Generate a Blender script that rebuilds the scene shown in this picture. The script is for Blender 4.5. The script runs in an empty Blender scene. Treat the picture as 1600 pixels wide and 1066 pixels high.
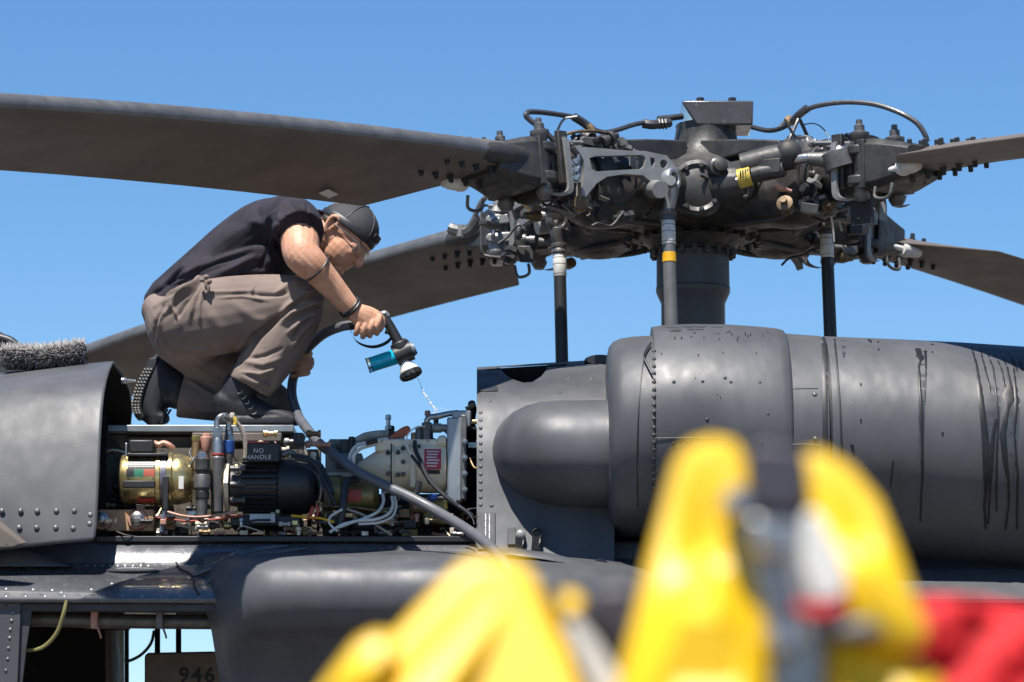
import bpy, bmesh, math, random
import numpy as np
from mathutils import Vector, Matrix, Quaternion
V = Vector
random.seed(7)
R = math.radians
SC = bpy.context.scene
COL = SC.collection

# ---------------------------------------------------------------- camera
FPX = 6160.0                                   # focal length in photo pixels (1600 wide)
CAM = V((0.0, -14.0, 1.25))
PITCH = math.atan((1400 - 533) / FPX)
cam_d = bpy.data.cameras.new("camera")
cam = bpy.data.objects.new("camera", cam_d); COL.objects.link(cam)
cam.location = CAM
cam.rotation_euler = (R(90) + PITCH, 0, 0)
cam_d.sensor_width = 36; cam_d.lens = 36 * FPX / 1600
cam_d.clip_start = 0.1; cam_d.clip_end = 3000
cam_d.dof.use_dof = True; cam_d.dof.focus_distance = 13.45; cam_d.dof.aperture_fstop = 4.0
SC.camera = cam

# ---------------------------------------------------------------- sky and sun
SUN_EL, SUN_AZ = 66.0, -23.0                    # azimuth: degrees to the right of the camera's back
sun_to = V((math.sin(R(SUN_AZ)) * math.cos(R(SUN_EL)), -math.cos(R(SUN_AZ)) * math.cos(R(SUN_EL)), math.sin(R(SUN_EL))))
world = bpy.data.worlds.new("World"); SC.world = world; world.use_nodes = True
wn = world.node_tree; wn.nodes.clear()
sky = wn.nodes.new("ShaderNodeTexSky"); sky.sky_type = 'NISHITA'; sky.sun_disc = False
sky.sun_elevation = R(SUN_EL); sky.sun_rotation = math.atan2(sun_to.x, sun_to.y)
sky.altitude = 1500; sky.air_density = 1.0; sky.dust_density = 0.0; sky.ozone_density = 4.0
hs = wn.nodes.new("ShaderNodeHueSaturation"); hs.inputs["Saturation"].default_value = 1.2
bg = wn.nodes.new("ShaderNodeBackground"); bg.inputs[1].default_value = 0.082
wo = wn.nodes.new("ShaderNodeOutputWorld")
wn.links.new(sky.outputs[0], hs.inputs["Color"]); wn.links.new(hs.outputs[0], bg.inputs[0]); wn.links.new(bg.outputs[0], wo.inputs[0])
sl = bpy.data.lights.new("sun", 'SUN'); sl.energy = 5.0; sl.angle = R(0.53); sl.color = (1.0, 0.955, 0.89)
sun = bpy.data.objects.new("sun", sl); COL.objects.link(sun)
sun.rotation_euler = sun_to.to_track_quat('Z', 'Y').to_euler(); sun.location = (3, -6, 12)
SC.view_settings.view_transform = 'Standard'; SC.view_settings.look = 'None'
SC.view_settings.exposure = 0.82; SC.view_settings.gamma = 1.0
SC.render.engine = 'CYCLES'
SC.cycles.max_bounces = 8; SC.cycles.transparent_max_bounces = 12

# ---------------------------------------------------------------- helpers
def P(x, y, Y):
    """the point at depth Y (metres along the view axis on the ground plan) that the photo shows at pixel x, y"""
    u = (x - 800) / FPX; v = (533 - y) / FPX
    d = V((u, math.cos(PITCH) - v * math.sin(PITCH), math.sin(PITCH) + v * math.cos(PITCH)))
    return CAM + d * ((Y - CAM.y) / d.y)
def S(Y):
    return (Y - CAM.y) / FPX / math.cos(PITCH)          # metres per pixel at depth Y
def frame(a):
    a = a.normalized()
    t = V((0, 0, 1)) if abs(a.z) < 0.9 else V((1, 0, 0))
    u = a.cross(t).normalized(); return u, a.cross(u).normalized()
def smooth(pts, k=6):
    """Catmull-Rom through pts"""
    pts = [V(p) for p in pts]
    if len(pts) < 3: return pts
    q = [pts[0] * 2 - pts[1]] + pts + [pts[-1] * 2 - pts[-2]]
    out = []
    for i in range(1, len(q) - 2):
        a, b, c, d = q[i - 1], q[i], q[i + 1], q[i + 2]
        for j in range(k):
            t = j / k
            out.append(0.5 * ((2 * b) + (c - a) * t + (2 * a - 5 * b + 4 * c - d) * t * t + (3 * b - a - 3 * c + d) * t ** 3))
    out.append(pts[-1]); return out
WL = {}
def link(name, me, parent=None, loc=None):
    o = bpy.data.objects.new(name, me); COL.objects.link(o)
    loc = V(loc) if loc is not None else V((0, 0, 0))
    WL[o.as_pointer()] = loc
    if parent is not None:
        o.parent = parent; o.location = loc - WL[parent.as_pointer()]
    else: o.location = loc
    return o
def empty(name, loc, label=None, cat=None, group=None):
    o = link(name, None, None, loc); o.empty_display_size = 0.1
    tag(o, label, cat, group); return o
def tag(o, label=None, cat=None, group=None, kind=None):
    if label: o["label"] = label
    if cat: o["category"] = cat
    if group: o["group"] = group
    if kind: o["kind"] = kind
    return o
class B:
    """collects shapes into one mesh"""
    def __init__(s): s.v = []; s.f = []
    def add(s, vs, fs):
        n = len(s.v); s.v += [V(p) for p in vs]; s.f += [tuple(i + n for i in f) for f in fs]; return s
    def loft(s, rings, caps=True, closed=True):
        n = len(rings[0]); vs = [p for r in rings for p in r]; fs = []
        for i in range(len(rings) - 1):
            for j in range(n if closed else n - 1):
                a = i * n + j; b = i * n + (j + 1) % n
                fs.append((a, b, b + n, a + n))
        if caps and closed:
            fs.append(tuple(range(n - 1, -1, -1))); m = (len(rings) - 1) * n; fs.append(tuple(range(m, m + n)))
        return s.add(vs, fs)
    def lathe(s, p0, axis, prof, n=20, sy=1.0, caps=True):
        """prof: (distance along axis, radius)"""
        axis = V(axis).normalized(); u, w = frame(axis); p0 = V(p0)
        return s.loft([[p0 + axis * t + (u * math.cos(2 * math.pi * k / n) + w * math.sin(2 * math.pi * k / n) * sy) * max(r, 1e-4) for k in range(n)] for t, r in prof], caps)
    def cyl(s, p0, p1, r, r1=None, n=16):
        p0, p1 = V(p0), V(p1); d = p1 - p0
        return s.lathe(p0, d, [(0, r), (d.length, r if r1 is None else r1)], n)
    def pipe(s, p0, p1, ro, ri, n=20):
        d = V(p1) - V(p0); L = d.length
        return s.lathe(p0, d, [(0, ri), (0, ro), (L, ro), (L, ri), (0, ri)], n, caps=False)
    def tube(s, pts, r, n=10, k=5):
        pts = smooth(pts, k); m = len(pts); rings = []; up = None
        for i, p in enumerate(pts):
            t = (pts[min(i + 1, m - 1)] - pts[max(i - 1, 0)])
            if t.length < 1e-9: t = V((0, 0, 1))
            t.normalize()
            if up is None: u, w = frame(t)
            else:
                u = (up - t * up.dot(t))
                u = u.normalized() if u.length > 1e-6 else frame(t)[0]
                w = t.cross(u)
            up = u
            if isinstance(r, (list, tuple)):
                f = i / (m - 1) * (len(r) - 1); a = int(min(f, len(r) - 2)); rr = r[a] * (1 - f + a) + r[a + 1] * (f - a)
            else: rr = r
            rings.append([p + (u * math.cos(2 * math.pi * q / n) + w * math.sin(2 * math.pi * q / n)) * rr for q in range(n)])
        return s.loft(rings)
    def box(s, c, size, m=None):
        c = V(c); hx, hy, hz = [q / 2 for q in size]; vs = []
        for x in (-hx, hx):
            for y in (-hy, hy):
                for z in (-hz, hz):
                    p = V((x, y, z)); vs.append(c + (m @ p if m is not None else p))
        return s.add(vs, [(0, 1, 3, 2), (4, 6, 7, 5), (0, 4, 5, 1), (2, 3, 7, 6), (0, 2, 6, 4), (1, 5, 7, 3)])
    def bar(s, p0, p1, w, h, up=V((0, 0, 1))):
        p0, p1 = V(p0), V(p1); d = (p1 - p0).normalized(); a = d.cross(up).normalized(); b = a.cross(d)
        q = lambda p: [p + a * w / 2 * i + b * h / 2 * j for i, j in ((-1, -1), (1, -1), (1, 1), (-1, 1))]
        return s.loft([q(p0), q(p1)])
    def prism(s, poly, ext):
        ext = V(ext); return s.loft([[V(p) for p in poly], [V(p) + ext for p in poly]])
    def ball(s, c, r, n=12, m=None):
        c = V(c); r = V((r, r, r)) if not hasattr(r, '__len__') else V(r); k = max(6, n // 2 + 1); rings = []
        for i in range(k + 1):
            a = math.pi * i / k; ring = []
            for j in range(n):
                b = 2 * math.pi * j / n
                p = V((r.x * math.sin(a) * math.cos(b), r.y * math.sin(a) * math.sin(b), -r.z * math.cos(a)))
                if i in (0, k): p += V((math.cos(b), math.sin(b), 0)) * 1e-5
                ring.append(c + (m @ p if m is not None else p))
            rings.append(ring)
        return s.loft(rings)
    def hexbolt(s, p, ax, r, h, n=6):
        ax = V(ax).normalized(); p = V(p)
        s.lathe(p, ax, [(0, r * 1.35), (h * .25, r * 1.35)], 10)
        return s.lathe(p + ax * h * .25, ax, [(0, r), (h * .65, r), (h * .75, r * .8)], n)
    def rivet(s, p, ax, r):
        return s.lathe(p, ax, [(-r * .3, r), (r * .12, r * .95), (r * .4, r * .62), (r * .5, r * .15)], 8)
    def build(s, name, m, parent=None, bevel=0, sub=0, sharp=38, label=None, local=False, seg=2):
        me = bpy.data.meshes.new(name)
        c = V((0, 0, 0))
        if not local and s.v:
            a = np.array([tuple(p) for p in s.v]); c = V((a.min(0) + a.max(0)) / 2)
            if parent is None: c.z = a[:, 2].min()
        me.from_pydata([tuple(p - c) for p in s.v], [], s.f)
        finish(me, m, sharp)
        if local:
            o = bpy.data.objects.new(name, me); COL.objects.link(o); WL[o.as_pointer()] = V((0, 0, 0))
            if parent is not None: o.parent = parent
        else: o = link(name, me, parent, c)
        if bevel:
            b = o.modifiers.new("bevel", 'BEVEL'); b.width = bevel; b.segments = seg; b.limit_method = 'ANGLE'; b.angle_limit = R(35)
        if sub:
            q = o.modifiers.new("sub", 'SUBSURF'); q.levels = q.render_levels = sub
        if label: o["label"] = label
        return o
def finish(me, m, sharp=38):
    bm = bmesh.new(); bm.from_mesh(me); bmesh.ops.recalc_face_normals(bm, faces=bm.faces); bm.to_mesh(me); bm.free()
    for p in me.polygons: p.use_smooth = True
    if sharp < 180: me.set_sharp_from_angle(angle=R(sharp))
    for mm in (m if isinstance(m, (list, tuple)) else [m]): me.materials.append(mm)
    me.update()
def remeshed(name, b, m, parent, voxel=0.006, smooth_it=6, factor=0.5, fn=None):
    """one continuous surface grown round the collected shapes"""
    tmp = b.build(name, m, None, local=True)
    r = tmp.modifiers.new("r", 'REMESH'); r.mode = 'VOXEL'; r.voxel_size = voxel; r.use_smooth_shade = True
    q = tmp.modifiers.new("s", 'SMOOTH'); q.factor = factor; q.iterations = smooth_it
    dg = bpy.context.evaluated_depsgraph_get(); me = bpy.data.meshes.new_from_object(tmp.evaluated_get(dg))
    bpy.data.objects.remove(tmp)
    if fn: fn(me)
    c = V((0, 0, 0)); a = np.empty(len(me.vertices) * 3); me.vertices.foreach_get("co", a); a = a.reshape(-1, 3)
    c = V((a.min(0) + a.max(0)) / 2); a -= np.array(c); me.vertices.foreach_set("co", a.ravel())
    for p in me.polygons: p.use_smooth = True
    me.materials.clear(); me.materials.append(m); me.name = name; me.update()
    return link(name, me, parent, c)

# ---------------------------------------------------------------- materials
def mat(name, col, rough=0.5, metal=0.0, var=0.0, vscale=8.0, bump=0.0, bscale=60.0, col2=None, spec=0.5, rvar=0.0, coat=0.0, stretch=(1, 1, 1), speck=None, dent=0.0):
    """procedural paint / metal / cloth: base colour broken up by noise, uneven gloss, fine relief"""
    col = tuple(c * .86 for c in col); col2 = tuple(c * .86 for c in col2) if col2 else None
    m = bpy.data.materials.new(name); m.use_nodes = True; nt = m.node_tree; N = nt.nodes; L = nt.links
    bs = N["Principled BSDF"]; bs.inputs["Roughness"].default_value = rough; bs.inputs["Metallic"].default_value = metal
    bs.inputs["Specular IOR Level"].default_value = spec; bs.inputs["Coat Weight"].default_value = coat
    bs.inputs["Base Color"].default_value = (*col, 1)
    geo = N.new("ShaderNodeNewGeometry"); mp = N.new("ShaderNodeMapping"); mp.inputs["Scale"].default_value = stretch
    L.new(geo.outputs["Position"], mp.inputs[0])
    def noise(sc, det=5, ro=0.55):
        n = N.new("ShaderNodeTexNoise"); n.inputs["Scale"].default_value = sc; n.inputs["Detail"].default_value = det; n.inputs["Roughness"].default_value = ro
        L.new(mp.outputs[0], n.inputs["Vector"]); return n
    last = None
    if var or col2:
        n = noise(vscale); r = N.new("ShaderNodeMapRange"); r.inputs[1].default_value = 0.32; r.inputs[2].default_value = 0.68
        L.new(n.outputs[0], r.inputs[0])
        mx = N.new("ShaderNodeMix"); mx.data_type = 'RGBA'
        c2 = col2 if col2 else tuple(c * (1 + var) for c in col); c1 = col if col2 else tuple(c * (1 - var) for c in col)
        mx.inputs[6].default_value = (*c1, 1); mx.inputs[7].default_value = (*c2, 1)
        L.new(r.outputs[0], mx.inputs[0]); last = mx.outputs[2]
    if speck:
        sc, th, sc_col = speck
        n = noise(sc, 2, 0.6); r = N.new("ShaderNodeMapRange"); r.inputs[1].default_value = th; r.inputs[2].default_value = th + 0.03
        L.new(n.outputs[0], r.inputs[0])
        mx = N.new("ShaderNodeMix"); mx.data_type = 'RGBA'; mx.inputs[7].default_value = (*sc_col, 1); mx.inputs[6].default_value = (*col, 1)
        if last: L.new(last, mx.inputs[6])
        L.new(r.outputs[0], mx.inputs[0]); last = mx.outputs[2]
    if last: L.new(last, bs.inputs["Base Color"])
    if rvar:
        n = noise(vscale * 2.3); r = N.new("ShaderNodeMapRange"); r.inputs[1].default_value = 0.3; r.inputs[2].default_value = 0.7
        r.inputs[3].default_value = max(0.02, rough - rvar); r.inputs[4].default_value = rough + rvar
        L.new(n.outputs[0], r.inputs[0]); L.new(r.outputs[0], bs.inputs["Roughness"])
    if dent:
        n2 = noise(7.0, 2); d2 = N.new('ShaderNodeBump'); d2.inputs['Strength'].default_value = dent; d2.inputs['Distance'].default_value = 0.02
        L.new(n2.outputs[0], d2.inputs['Height']); L.new(d2.outputs[0], bs.inputs['Normal'])
    if bump:
        n = noise(bscale, 4); bp = N.new("ShaderNodeBump"); bp.inputs["Strength"].default_value = bump; bp.inputs["Distance"].default_value = 0.004
        L.new(n.outputs[0], bp.inputs["Height"]); L.new(bp.outputs[0], bs.inputs["Normal"])
        if dent: L.new(d2.outputs[0], bp.inputs['Normal'])
    return m
M = {}
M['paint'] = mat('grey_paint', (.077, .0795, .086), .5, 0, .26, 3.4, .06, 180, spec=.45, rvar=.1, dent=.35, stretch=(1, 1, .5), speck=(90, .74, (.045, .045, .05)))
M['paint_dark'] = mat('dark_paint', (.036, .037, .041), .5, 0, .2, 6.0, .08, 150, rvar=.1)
M['paint_wet'] = mat('wet_paint', (.08, .082, .09), .26, 0, .25, 7.0, .12, 120, rvar=.12, coat=.7, speck=(60, .66, (.14, .14, .14)))
M['black'] = mat('black_paint', (.018, .018, .02), .5, 0, .2, 10, .05, 100)
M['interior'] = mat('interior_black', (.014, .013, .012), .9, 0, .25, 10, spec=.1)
M['blade'] = mat('blade_paint', (.132, .110, .092), .6, 0, .2, 5.0, .06, 240, rvar=.08, stretch=(.6, .6, 1), speck=(40, .70, (.06, .05, .042)))
M['blade_edge'] = mat('blade_edge', (.19, .185, .18), .42, .5, .2, 14, .08, 200, rvar=.12)
M['hub'] = mat('hub_paint', (.043, .041, .038), .5, .1, .4, 16, .16, 90, rvar=.14, speck=(120, .68, (.09, .075, .06)))
M['hub_light'] = mat('hub_forging', (.27, .268, .26), .45, .25, .18, 14, .08, 120, rvar=.12, speck=(110, .70, (.05, .045, .04)))
M['steel'] = mat('steel', (.42, .42, .42), .32, .9, .2, 30, .05, 200, rvar=.1)
M['steel_dark'] = mat('dull_steel', (.15, .145, .14), .5, .6, .25, 25, .08, 160, rvar=.12)
M['alu'] = mat('aluminium', (.35, .37, .38), .4, .6, .15, 12, .03, 200, rvar=.08)
M['gold'] = mat('gold_anodised', (.58, .47, .22), .3, .85, .2, 14, .05, 120, rvar=.12, speck=(40, .68, (.3, .22, .09)))
M['brass'] = mat('brass', (.30, .20, .11), .5, .6, .4, 40)
M['copper'] = mat('copper_primer', (.5, .26, .19), .5, .15, .25, 30, .1, 120)
M['cream'] = mat('cream_casting', (.82, .70, .49), .45, 0, .12, 9, .06, 140, rvar=.1, speck=(26, .67, (.4, .31, .2)))
M['white'] = mat('white_plastic', (.72, .7, .64), .4, 0, .1, 20)
M['beige'] = mat('beige_hose', (.5, .44, .36), .6, 0, .2, 30)
M['olive'] = mat('olive_metal', (.2, .17, .06), .4, .4, .3, 20)
M['green'] = mat('green_wire', (.03, .16, .09), .4)
M['greybox'] = mat('greygreen_box', (.13, .16, .15), .5, 0, .2, 18)
M['red'] = mat('red_plastic', (.4, .05, .035), .5, 0, .2, 30)
M['orange'] = mat('orange_tag', (.45, .1, .04), .55, 0, .25, 30)
M['label_red'] = mat('red_label', (.5, .03, .06), .5, 0, .1, 30)
M['label_white'] = mat('white_label', (.68, .66, .62), .5, 0, .12, 60)
M['label_black'] = mat('black_label', (.02, .02, .02), .45)
M['yellow_tape'] = mat('yellow_tape', (.8, .42, .01), .5, 0, .1, 30)
M['yellow_label'] = mat('yellow_label', (.55, .4, .06), .5, 0, .2, 60)
M['rubber'] = mat('black_rubber', (.022, .023, .026), .45, 0, .15, 40, .04, 200)
M['cable'] = mat('cable_sleeve', (.05, .05, .055), .4, 0, .25, 40, .1, 220, rvar=.1)
M['hose'] = mat('grey_hose', (.115, .118, .13), .42, 0, .12, 25, .04, 200, rvar=.08)
M['blue'] = mat('blue_cap', (.02, .07, .28), .35, .3)
M['copper_tan'] = mat('tan_primer', (.46, .29, .16), .5, .1, .2, 20)
M['seat'] = mat('seat_cover', (.3, .25, .21), .8, 0, .15, 14)
M['olive_hose'] = mat('drain_tube', (.26, .23, .09), .35)
M['dirty_brass'] = mat('dirty_brass', (.16, .11, .065), .55, .5, .4, 40)
M['hub_mid'] = mat('link_grey', (.13, .132, .128), .45, .1, .15, 20)
M['bay_wall'] = mat('grimy_primer', (.10, .085, .066), .7, 0, .4, 22, .2, 60, speck=(50, .64, (.03, .025, .02)))
M['ground'] = mat('concrete_apron', (.14, .122, .105), .9, 0, .12, .6)
# ---------------------------------------------------------------- ground
gb = B(); gb.add([(-900, -900, 0), (900, -900, 0), (900, 900, 0), (-900, 900, 0)], [(0, 1, 2, 3)])
tag(gb.build('ground', M['ground'], None), 'pale concrete apron under the helicopter', None, None, 'structure')

from mathutils.geometry import tessellate_polygon
def holed(b, outer, holes, f3, ext):
    """a plate with real openings: outlines in 2-D, f3 maps them into space, ext is the thickness vector"""
    loops = [[V((x, y, 0)) for x, y in outer]] + [[V((x, y, 0)) for x, y in h] for h in holes]
    flat = [p for l in loops for p in l]; tri = tessellate_polygon(loops); n = len(flat); ext = V(ext) if not callable(ext) else ext
    a = [f3(p.x, p.y) for p in flat]; c = [p + ext for p in a]
    fs = [tuple(t) for t in tri] + [tuple(i + n for i in reversed(t)) for t in tri]
    k = 0
    for l in loops:
        m = len(l)
        for i in range(m):
            p, q = k + i, k + (i + 1) % m
            fs.append((p, q, q + n, p + n))
        k += m
    return b.add(a + c, fs)
def oval(cx, cy, rx, ry, n=14, e=2.0):
    o = []
    for k in range(n):
        a = 2 * math.pi * k / n; ca, sa = math.cos(a), math.sin(a)
        o.append((cx + rx * math.copysign(abs(ca) ** (2 / e), ca), cy + ry * math.copysign(abs(sa) ** (2 / e), sa)))
    return o

# ---------------------------------------------------------------- main rotor
HUB = P(1082, 310, 0)
rotor = empty('main_rotor', HUB, 'dark four-bladed main rotor with hub, pitch links and cables above the helicopter', 'rotor')
WL[rotor.as_pointer()] = HUB
def loc(w, phi=225):
    return Matrix.Rotation(-R(phi), 3, 'Z') @ (V(w) - HUB)
def rz(a, v): return Matrix.Rotation(R(a), 3, 'Z') @ V(v)
ARMS = [(225, 16.5), (315, 7.5), (45, 4.0), (135, 11.5)]
FLAP = [1.5, .6, 4.0, 3.4]
def pose(o, phi, pit, flap):
    o.matrix_local = Matrix.Rotation(R(phi), 4, 'Z') @ Matrix.Translation((.38, 0, 0)) @ Matrix.Rotation(R(flap), 4, 'Y') @ Matrix.Translation((-.38, 0, 0)) @ Matrix.Rotation(R(pit), 4, 'X')
# hub forging: bowl, four arms, top cone, all one casting
hb = B()
hb.lathe((0, 0, -.15), (0, 0, 1), [(0, .15), (.03, .215), (.09, .26), (.16, .27), (.23, .25), (.26, .2)], 32)
for phi, _ in ARMS:
    rings = []
    for r, w, z0, z1 in ((.12, .17, -.135, .085), (.26, .175, -.14, .09), (.38, .165, -.145, .095), (.48, .15, -.14, .1), (.56, .135, -.125, .1), (.60, .12, -.11, .09)):
        rings.append([rz(phi, (r, math.copysign(abs(math.cos(t)) ** .6, math.cos(t)) * w, (z0 + z1) / 2 + math.copysign(abs(math.sin(t)) ** .6, math.sin(t)) * (z1 - z0) / 2)) for t in [2 * math.pi * k / 20 for k in range(20)]])
    hb.loft(rings)
    hb.ball(rz(phi, (.47, 0, -.05)), (.17, .16, .12), 14)
    for s in (-1, 1):   # web between neighbouring arms
        hb.ball(rz(phi, (.33, s * .15, -.02)), (.11, .11, .085), 12)
for k in range(4): hb.ball(rz(90 * k, (.27, 0, -.02)), (.1, .12, .095), 14)
hub = remeshed('hub', hb, M['hub'], None, .012, 4)
hub.parent = rotor; hub.location = WL[hub.as_pointer()]
# lightening pockets under the hub, bearing discs between the arms, flange ring
for phi, _ in ARMS:
    q = B(); q.lathe((.44, 0, -.142), (0, 0, 1), [(-.006, .052), (-.006, .04), (.012, .034), (.012, .001)], 16, sy=.6)
    o = q.build('hub_pocket', M['black'], rotor, local=True); o.rotation_euler.z = R(phi)
for k in range(4):
    d = B()
    d.lathe((.365, 0, -.03), (1, 0, 0), [(0, .105), (.02, .1), (.03, .085), (.022, .07), (.03, .05), (.036, .02)], 24)
    o = d.build('bearing_cover', M['hub'], rotor, local=True); o.rotation_euler.z = R(90 * k)
    bb = B()
    for j in range(9):
        a = 2 * math.pi * j / 9; bb.hexbolt((.383, math.cos(a) * .078, -.03 + math.sin(a) * .078), (1, 0, 0), .009, .02)
    bb.lathe((.39, .065, .035), (1, .25, .1), [(0, .034), (.035, .034), (.04, .026), (.06, .024), (.065, .012)], 14)
    s = bb.build('cover_bolt', M['hub'], o, local=True); s['kind'] = 'stuff'
fl = B(); fl.lathe((0, 0, -.205), (0, 0, 1), [(0, .12), (.01, .15), (.03, .165), (.055, .19), (.07, .16)], 32)
for j in range(20):
    a = 2 * math.pi * j / 20; fl.hexbolt((math.cos(a) * .145, math.sin(a) * .145, -.19), (0, 0, -1), .011, .03)
fl.build('shaft_flange', M['hub'], rotor, local=True)
# cone and bonnet box on top
cn = B(); cn.lathe((.05, 0, .08), (0, 0, 1), [(0, .23), (.03, .2), (.06, .15), (.11, .118), (.17, .108), (.19, .11)], 28)
for k in range(4):
    cn.loft([[rz(90 * k + 45, p) for p in ((r, -w, z), (r, w, z), (r, w, z + h), (r, -w, z + h))] for r, w, z, h in ((.1, .07, .1, .09), (.3, .055, .12, .05), (.46, .05, .105, .04))])
cn.build('top_cone', M['hub'], rotor, .006, local=True)
bn = B()   # wedge ended box
wx, wy = .128, .12; BX = .088
bn.add([V(p) + V((BX, 0, 0)) for p in [(-wx, -wy, .335), (wx, -wy, .335), (wx, wy, .335), (-wx, wy, .335), (-wx * .6, -wy * .9, .248), (wx * .98, -wy * .9, .248), (wx * .98, wy * .9, .248), (-wx * .6, wy * .9, .248),
        (-wx, -wy, .325), (-wx, wy, .325)]],
       [(0, 1, 2, 3), (4, 7, 6, 5), (0, 8, 4, 5, 1), (1, 5, 6, 2), (2, 6, 7, 9, 3), (0, 3, 9, 8), (8, 9, 7, 4)])
o = bn.build('bonnet', M['paint_wet'], rotor, .006, local=True)
bp = B()
for x in (BX - .06, BX + .055): bp.hexbolt((x, -.05, .333), (0, 0, 1), .016, .026); bp.hexbolt((x, .06, .333), (0, 0, 1), .016, .026)
bp.build('bonnet_bolt', M['rubber'], o, local=True)

# blade
def blade_mesh():
    b = B(); rings = []
    st = [(.80, .08, -.085, .045), (.93, .095, -.095, .052), (1.0, .105, -.105, .055), (1.04, .115, -.118, .055), (1.12, .122, -.21, .055), (1.20, .128, -.31, .052), (1.27, .13, -.392, .05), (1.285, .13, -.395, .05)]
    r = 1.35
    while r < 8.15: st.append((r, .13, -.395, .048)); r += .25
    for r, le, te, th in st:
        dz = -.0165 * max(0, r - .9) ** 2; c = le - te
        tw = -R(1.6) * max(0, r - 1.3)
        sec = []
        for t, zz in ((0, 0), (.012, .42), (.05, .78), (.14, 1.0), (.3, .98), (.5, .72), (.75, .34), (1, .03), (1, -.03), (.75, -.2), (.5, -.42), (.3, -.6), (.14, -.62), (.05, -.5), (.012, -.3)):
            y = le - c * t; z = zz * th * (1 if r > 1.1 else 1.0)
            y, z = y * math.cos(tw) - z * math.sin(tw), y * math.sin(tw) + z * math.cos(tw)
            sec.append((r, y, z + dz))
        rings.append(sec)
    b.loft(rings); return b
bl0 = blade_mesh()
LBL = ['near left blade passing over the crouching man', 'near right blade with its trailing corner toward the viewer', 'far right blade running down to the right', 'far left blade running behind the crouching man']
def dup(o, parent, rot=None):
    c = o.copy(); COL.objects.link(c); c.parent = parent
    if rot is not None: c.rotation_euler = rot
    return c
def dupt(o, parent, rot=None):
    c = dup(o, parent, rot)
    for ch in [q for q in bpy.data.objects if q.parent == o]: dup(ch, c)
    return c
b0 = bl0.build('blade', [M['blade'], M['hub']], rotor, local=True, sharp=60)
for p_ in b0.data.polygons:
    if p_.center.x < 1.03: p_.material_index = 1
strip = B(); rr = []   # abrasion strip along the leading edge
r = 1.5
def le_th(r):
    t = [(.99, .104, .0545), (1.04, .115, .055), (1.12, .122, .055), (1.2, .128, .052), (1.27, .13, .05), (1.35, .13, .048), (9, .13, .048)]
    for (a, b_, c), (a2, b2, c2) in zip(t, t[1:]):
        if a <= r <= a2: k = (r - a) / (a2 - a); return b_ + (b2 - b_) * k, c + (c2 - c) * k
r = 1.05
while r < 8.15:
    LE_, TH_ = le_th(r); dz = -.0165 * (r - .9) ** 2; tw = -R(1.6) * max(0, r - 1.3)
    pts = []
    for t, zz in ((.1, .96), (.05, .8), (.012, .48), (-.003, 0), (.008, -.22), (.016, -.34)):
        y = LE_ - .525 * t; z = zz * TH_; y += .0015 if t < .02 else 0; z *= 1.03
        pts.append((r, y * math.cos(tw) - z * math.sin(tw), y * math.sin(tw) + z * math.cos(tw) + dz))
    rr.append(pts); r += .05 if r < 1.4 else .25
strip.loft(rr, closed=False); strip.build('leading_edge_strip', M['blade_edge'], b0, local=True, sharp=80)
# rows of bolts through the root, above and below
for sgn in (1, -1):
    for i in range(5):
        for jo, o_ in enumerate((.055, -.045)):
            r = 1.02 + i * .068 + jo * .03; z = -.0165 * (r - .9) ** 2 + (sgn * .052 if sgn > 0 else -.042) - (.006 * i * sgn)
            q = B(); q.lathe((r, o_, z), (0, 0, sgn), [(0, .0125), (.01, .0125), (.01, .009), (.026, .009), (.029, .006)], 7)
            q.build('root_bolt', M['rubber'], b0, local=True)
q = B(); q.lathe((1.0, -.105, -.02), (1, -.12, 0), [(0, .01), (.05, .012), (.05, .024), (.062, .029), (.078, .029), (.08, .024), (.088, .027), (.096, .024), (.104, .026), (.112, .023), (.12, .024), (.13, .02), (.142, .018), (.146, .008)], 18)
q.build('pressure_indicator', M['white'], b0, local=True)
q = B(); q.tube([(.79, .08, .005), (.9, .083, .005), (1.0, .088, .003), (1.12, .095, .0), (1.3, .1, -.004)], [.04, .041, .042, .036, .008], 16, 4); q.build('spar_tube', M['hub'], b0, local=True)
# cuff: clevis block with pins, straps and lower plate
c0 = B()
rg = []
for r, w, h in ((.885, .13, .088), (.93, .13, .088), (.965, .122, .082), (1.01, .112, .07), (1.08, .1, .05)):
    rg.append([(r, w * sx, h * sz) for sx, sz in ((-1, -.75), (-.8, -1), (.8, -1), (1, -.75), (1, .75), (.8, 1), (-.8, 1), (-1, .75))])
c0.loft(rg)
for s in (-1, 1):
    for z in (-.052, .052): c0.lathe((.868, s * .095, z - .017), (0, 0, 1), [(0, .045), (.004, .05), (.03, .05), (.034, .045)], 18)
    c0.box((.9, s * .1, 0), (.03, .07, .17))
cuff0 = c0.build('blade_cuff', M['hub'], rotor, .006, local=True)
for s in (-1, 1):
    q = B(); q.lathe((.868, s * .095, -.125), (0, 0, 1), [(0, .018), (.02, .03), (.03, .03), (.03, .026), (.215, .026), (.225, .034), (.24, .034), (.245, .018), (.265, .018), (.27, .011), (.285, .011)], 14)
    q.build('hinge_pin', M['steel_dark'], cuff0, local=True)
    q = B(); pts = [(.80, s * .15, .085), (.80, s * .152, .05), (.80, s * .155, -.05), (.805, s * .155, -.1), (.835, s * .15, -.118), (.875, s * .14, -.12)]
    ps = smooth(pts, 4); q.loft([[V(p) + V(a) for a in ((0, -.006, 0), (.011, -.006, .003), (.011, .006, .003), (0, .006, 0), (-.011, .006, -.003), (-.011, -.006, -.003))] for p in ps])
    q.build('hinge_strap', M['hub_light'], cuff0, local=True)
    q = B(); q.box((.8, s * .13, .02), (.045, .02, .19)); q.build('side_plate', M['hub'], cuff0, .003, local=True)
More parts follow.
